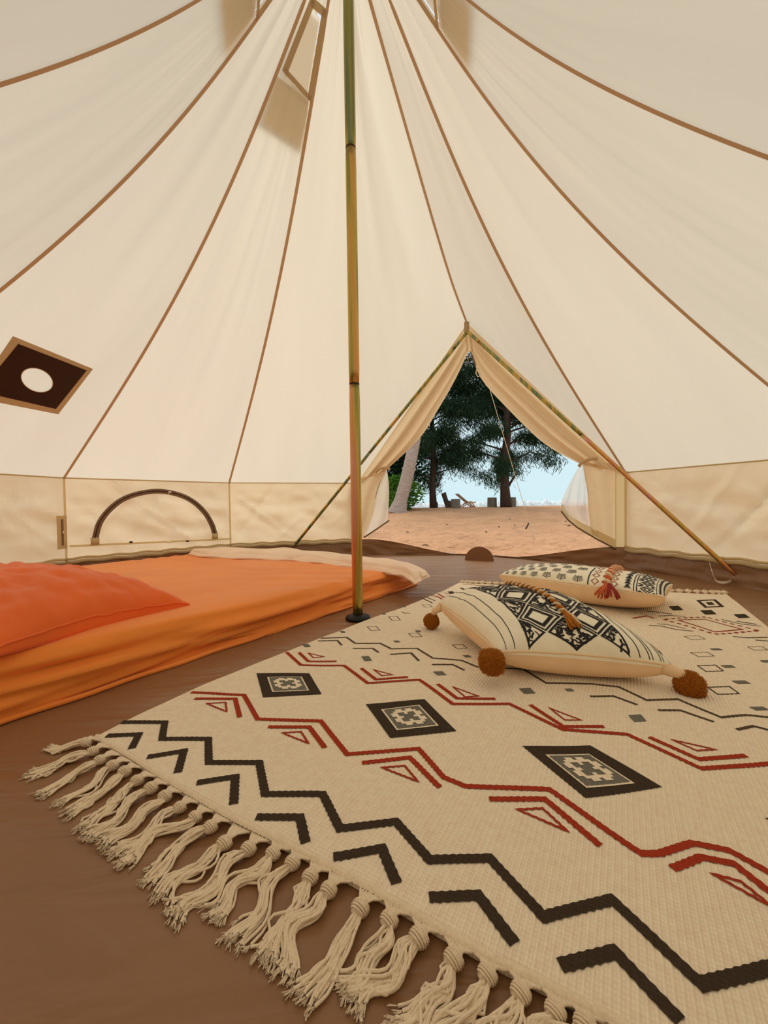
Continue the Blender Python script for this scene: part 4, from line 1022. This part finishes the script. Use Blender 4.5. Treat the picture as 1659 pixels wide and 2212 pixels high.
# ------------------------------------------------------------------ outside
def gz(x, y):
    r = math.hypot(x-PX, y-PY)
    k = smin(y, 4.0, 14.0)*.295; k -= smin(y, 14.2, 22)*1.6
    bump = .036*nz3(x, y, 0, 1.6)+.040*nz3(x, y, 2, 4.0)+.024*nz3(x, y, 5, 9)
    return -.035+k+bump*smin(r, TR+.05, TR+.5)*(1-.6*smin(y, 9, 13))-.02*(1-smin(r, TR, TR+.4))
gr = MB()
def gfn(a, t):
    y = 2.2+20*t**1.7; x = y*(-.55+1.65*a); return (x, y, gz(x, y))
gr.grid(430, 430, gfn)
gr.grid(60, 60, lambda a, t: (lambda x, y: (x, y, gz(x, y)-.07))(-13+34*a, 1.5+21*t))
gr.grid(30, 10, lambda a, t: (-13+34*a, -7+8.5*t, -.085+.004*nz3(a*20, t*9)))
tag(gr.build('ground', M['sand']), 'orange-brown beach sand outside the tent', kind='structure')
se = MB(); se.grid(4, 6, lambda a, t: (-1500+3000*a, 19+2500*t**3, -1.2)); tag(se.build('sea', M['sea']), 'pale blue sea beyond the beach', kind='structure')
sf = MB()
def foam(a, t):
    x = -6+26*a; y = 30+2.2*t; z = -1.2+ (1.62+.28*nz3(a*90, 0, 3)+.2*nz3(a*240, 1, 3))*math.sin(PI*t)**.7+.06*nz3(a*300, t*9); return (x, y, z)
sf.grid(400, 10, foam); tag(sf.build('surf', M['foam']), 'white broken surf along the shoreline', kind='structure')
def place(u, v):
    d = ray(u, v); s = 3.
    while s < 40:
        P = EYE+d*s
        if P.z < gz(P.x, P.y): break
        s += .02
    return EYE+d*min(s, 13.6/d.y) if s > 39 or d.y*s > 13.6 else P
def at_y(u, v, y):
    d = ray(u, v); P = EYE+d*(y/d.y); return P
def base_at(u, y):
    P = at_y(u, 1090, y); P.z = gz(P.x, P.y)-.02; return P
def tree(u, Y, hts, rtrunk, lean, label, crown, seed, nb=46, n_leaf=16000, branches=()):
    rr = random.Random(seed); B = base_at(u, Y); t = thing('casuarina_tree', tuple(B), label, 'tree', 'casuarina trees on the beach')
    b = MB(); axis = [B+Vector((lean*k*k*.02+.03*math.sin(k*2+seed), 0, hts*k/10)) for k in range(11)]
    b.tube(axis, lambda f: rtrunk*(1.25-.25*min(1, f*12))*(1-.75*f), 12); b.build('trunk', M['bark'], t)
    br = MB(); fo = MB(); tipsl = []
    for i in range(nb):
        f = crown[0]+(1-crown[0])*(i/nb)**.9; p = interp(axis, min(.98, f)); th = rr.uniform(0, 2*PI); rad = crown[1]*(1.1-.75*((f-crown[0])/(1-crown[0]))**1.5)*rr.uniform(.55, 1.1)
        e = p+Vector((math.cos(th)*rad, math.sin(th)*rad*.7, rad*rr.uniform(-.05, .38))); m = p.lerp(e, .5)+Vector((0, 0, .12*rad))
        e.z -= .12*rad; pts = [p, p.lerp(m, .6), m, m.lerp(e, .6), e]; br.tube(pts, lambda f_: rtrunk*.22*(1-.8*f_), 5)
        tipsl.append(pts)
    for p, e in branches:
        pts = [at_y(*p, Y), at_y((p[0]+e[0])/2, (p[1]+e[1])/2-2, Y), at_y(*e, Y)]; br.tube(pts, lambda f_: rtrunk*.3*(1-.5*f_), 6)
    br.build('branch', M['bark'], t)['kind'] = 'stuff'
    for i in range(n_leaf):
        pts = rr.choice(tipsl); f = rr.uniform(.15, 1)**.7; c = interp(pts, f)+Vector((rr.gauss(0, .16), rr.gauss(0, .18), rr.gauss(-.05, .13)))
        l = rr.uniform(.10, .24); dx, dy = rr.gauss(0, .55), rr.gauss(0, .5); d_ = Vector((dx, dy, -rr.uniform(.25, 1.0))).normalized(); s_ = d_.cross(Vector((rr.random()-.5, rr.random()-.5, .3))).normalized()*rr.uniform(.006, .013)
        fo.add([c-s_*.4, c+s_*.4, c+d_*l*.6+s_, c+d_*l, c+d_*l*.6-s_], [(0, 1, 2, 3, 4)])
    o = fo.build('foliage', M['needles'], t, smooth=False); o['kind'] = 'stuff'
    return t
tree(936, 13.4, 7.4, .105, .02, 'dark casuarina tree left of the log seats on the beach', (.115, 1.8), 3, 70, 60000, (((945, 1052), (958, 1020)), ((930, 1045), (905, 1030))))
tree(1091, 13.0, 7.6, .150, .3, 'thicker-trunked casuarina tree between the two tree stumps on the beach', (.15, 2.2), 8, 74, 64000, (((1098, 1050), (1118, 1022)),))
# palm trunk and leafy bush at the left of the doorway
pb = place(858, 1108); PYD = pb.y; pb.z -= .02
palm = thing('palm_tree', tuple(pb), 'leaning grey palm trunk at the left edge of the doorway', 'tree')
b = MB(); axis = [pb, at_y(867, 1076, PYD), at_y(877, 1040, PYD), at_y(886, 1000, PYD), at_y(894, 960, PYD+.1), at_y(905, 900, PYD+.2), at_y(922, 800, PYD+.4), at_y(940, 600, PYD+.7)]
b.tube([interp(axis, i/70) for i in range(71)], lambda f: ((.205-.065*smin(f, 0, .14)-.03*f)*PYD/8.6)*(1+.035*(int(f*70) % 3 == 0)), 16); b.build('trunk', M['palm_bark'], palm)
b = MB()
topc = interp(axis, 1.)
for i in range(14):
    th = i*2*PI/14; e = [topc+Vector((math.cos(th)*s_, math.sin(th)*s_, .5*s_-.28*s_*s_)) for s_ in (0, .5, 1, 1.6, 2.1, 2.5)]
    b.tube(e, .02, 4)
    for k in range(26):
        p = interp(e, .12+.86*k/26)
        for sd in (-1, 1):
            q = p+Vector((-math.sin(th)*sd*.4+math.cos(th)*.15, math.cos(th)*sd*.4+math.sin(th)*.15, -.2)); b.add([p, p+Vector((math.cos(th)*.04, math.sin(th)*.04, 0)), q], [(0, 1, 2)])
o = b.build('fronds', M['leaf'], palm, smooth=False); o['kind'] = 'stuff'
def bush(u, y, w_, h_, n_, mat, label, name, seed, ls=.09, sh=1.):
    rr = random.Random(seed); B = base_at(u, y); t = thing(name, tuple(B), label, 'shrub' if h_ < 2 else 'tree')
    s = MB()
    for i in range(14 if h_ < 2 else 9):
        e = B+Vector((rr.uniform(-w_, w_)*.8, rr.uniform(-w_, w_)*.6, h_*rr.uniform(.5, .95))); s.tube([B+Vector((rr.uniform(-.1, .1), 0, 0)), B.lerp(e, .5)+Vector((0, 0, .1)), e], lambda f: .02*(1-.7*f)*(1 if h_ < 2 else 3), 5)
    s.build('stem', M['bark'], t)['kind'] = 'stuff'
    f = MB()
    for i in range(n_):
        th, z = rr.uniform(0, 2*PI), rr.random(); r_ = w_*math.sqrt(rr.random())*math.sqrt(max(.05, 1-(1.9*(z-.47))**2))*(1+.25*math.sin(th*3+z*5)); c = B+Vector((r_*math.cos(th), r_*math.sin(th), .05+h_*z))
        a = Vector((rr.gauss(0, 1), rr.gauss(0, 1), rr.gauss(0, .6))).normalized(); q = a.cross(Vector((rr.gauss(0, 1), rr.gauss(0, 1), 1))).normalized(); l = ls*rr.uniform(.6, 1.3)
        f.add([c, c+a*l*.5+q*l*.25*sh, c+a*l, c+a*l*.5-q*l*.25*sh], [(0, 1, 2, 3)])
    f.build('foliage', mat, t, smooth=False)['kind'] = 'stuff'
bush(862, PYD+1.1, .60, .95, 3200, M['leaf'], 'bright green leafy bush behind the palm trunk', 'bush', 21, .10)
bush(846, 13.3, 1.0, 3.0, 9000, M['needles_dark'], 'dark leafy tree behind the palm trunk', 'broadleaf_tree', 22, .14)
# stumps
def stump(u, v0, wpx, hpx, Y, label, mat, name='tree_stump', tilt=0.):
    B = base_at(u, Y); r = wpx*Y/F/2; h = hpx*Y/F; t = thing(name, tuple(B), label, 'stump', 'stumps used as seats on the beach')
    b = MB(); M3 = Matrix.Rotation(tilt, 3, 'Y')
    rad = lambda a: r*(1+.06*math.sin(a*3+u)+.04*math.sin(a*7))
    b.grid(24, 8, lambda a, t_: B+M3 @ Vector((math.cos(a*2*PI)*rad(a*2*PI)*(1.06-.06*t_), math.sin(a*2*PI)*rad(a*2*PI)*(1.06-.06*t_), h*t_)), closed_u=True); b.build('bark', mat, t)
    c = MB(); c.grid(24, 3, lambda a, t_: B+M3 @ Vector((math.cos(a*2*PI)*rad(a*2*PI)*t_, math.sin(a*2*PI)*rad(a*2*PI)*t_, h+.004)), closed_u=True); c.build('cut_top', M['pale_wood'], t)
stump(1063, 1092, 19, 22, 13.3, 'upright stump standing clear left of the right tree', M['stump'])
stump(1104, 1092, 20, 22, 13.4, 'upright stump partly behind the right tree trunk', M['stump'])
stump(985, 1092, 19, 21, 12.6, 'upright stump between the dark log seat and the deckchair', M['stump'])
stump(942, 1092, 8, 13, 13.7, 'small low stump beside the left tree trunk', M['driftwood'])
# dark carved log seat
B = base_at(966, 13.5); ls_ = thing('log_chair', tuple(B), 'dark log seat with a tall leaning back on the beach', 'seat')
b = MB(); s_ = 13.2/F
b.grid(20, 10, lambda a, t_: B+Vector(((-6+7*(1-t_)*1.2-2*t_+ (5.2+1.5*math.sin(a*12.56))*math.cos(a*2*PI))*s_, 5*s_*math.sin(a*2*PI), 34*s_*t_+ (2*math.cos(a*2*PI)*s_ if t_ > .95 else 0))), closed_u=True)
tpn = len(b.v); b.v.append(tuple(B+Vector((-7*s_, 0, 34*s_)))); b.f += [(tpn-20+i, tpn-20+(i+1) % 20, tpn) for i in range(20)]; b.build('backrest', M['driftwood'], ls_)
b = MB(); b.grid(16, 6, lambda a, t_: B+Vector(((5+5*math.cos(a*2*PI)-2*t_)*s_, 6*s_*math.sin(a*2*PI), 17*s_*t_)), closed_u=True); b.f.append(tuple(range(len(b.v)-16, len(b.v)))); b.build('seat', M['driftwood'], ls_)
# deckchair
Y = 13.5; s_ = Y/F; B = base_at(1006, Y); dc = thing('deckchair', tuple(B), 'pale wooden folding deckchair facing the sea', 'chair')
def dq_(x, h, y): return B+Vector((x*s_, y, h*s_))
b = MB(); b.grid(10, 4, lambda a, t_: dq_(-18+30*a, 29-20*a-3*math.sin(PI*a), -.2+.4*t_)); b.build('sling', M['deck_cloth'], dc)
for yy in (-.22, .22):
    for p, q in (((-19, 30), (14, 2)), ((-10, 2), (8, 14)), ((8, 14), (18, 1)), ((-2, 10), (19, 12))):
        b = MB(); b.tube([dq_(*p, yy), dq_(*q, yy)], .018, 6); b.build('rail', M['pale_wood'], dc)
for p in ((-19, 30), (14, 3)):
    b = MB(); b.tube([dq_(*p, -.22), dq_(*p, .22)], .016, 6); b.build('crossbar', M['pale_wood'], dc)
# guy line and pegs
pegb = at_y(1152, 1165, 4.6); pegb.z = gz(pegb.x, pegb.y)
gl = thing('guy_line', tuple(pegb), 'thin white guy rope running from the doorway peak to a peg in the sand', 'rope')
topg = dp(1030, 745, -.02); b = MB(); b.tube([topg.lerp(at_y(1146, 1140, 4.5), i/12) for i in range(13)], .0028, 6); b.build('rope', M['white_cord'], gl)
b = MB(); b.tube([at_y(1143, 1132, 4.5), at_y(1150, 1150, 4.5), Vector((pegb.x, pegb.y, pegb.z))], .003, 5); b.tube([at_y(1147, 1134, 4.52), at_y(1156, 1166, 4.6)], .003, 5); tag(b.build('loop_end', M['white_cord'], gl), 'doubled rope end')
b = MB(); b.tube([at_y(1136, 1142, 4.45), at_y(1142, 1131, 4.5)], .009, 6); b.ball(at_y(1142, 1131, 4.5), .012, 8, 6); tag(b.build('peg', M['driftwood'], gl), 'dark peg')
# twigs and debris on the sand
rr = random.Random(3)
TW = ['dark twig on the sand below the left casuarina tree', 'dark speck of twig beside the guy rope peg', 'small twig left of the guy rope peg', 'twig on the sand near the left end of the threshold', 'twig on the sand just left of the bunched vinyl window', 'twig nearest the lower edge of the vinyl window', 'twig halfway between the guy rope peg and the tree stump', 'twig on the sand above the half-round threshold tab', 'twig on the sand in front of the palm trunk']
for i, (u, v) in enumerate(((966, 1134), (1112, 1135), (1078, 1139), (918, 1179), (1222, 1127), (1230, 1136), (1100, 1122), (1050, 1150), (880, 1150))):
    P = place(u, v); b = MB(); th = rr.uniform(0, 3); l = rr.uniform(.02, .04)
    b.tube([P+Vector((-math.cos(th)*l, -math.sin(th)*l, .004)), P+Vector((0, 0, .012)), P+Vector((math.cos(th)*l, math.sin(th)*l, .006))], .006, 6)
    tag(b.build('twig', M['driftwood'], origin=tuple(P)), TW[i], 'twig', 'twigs on the sand')
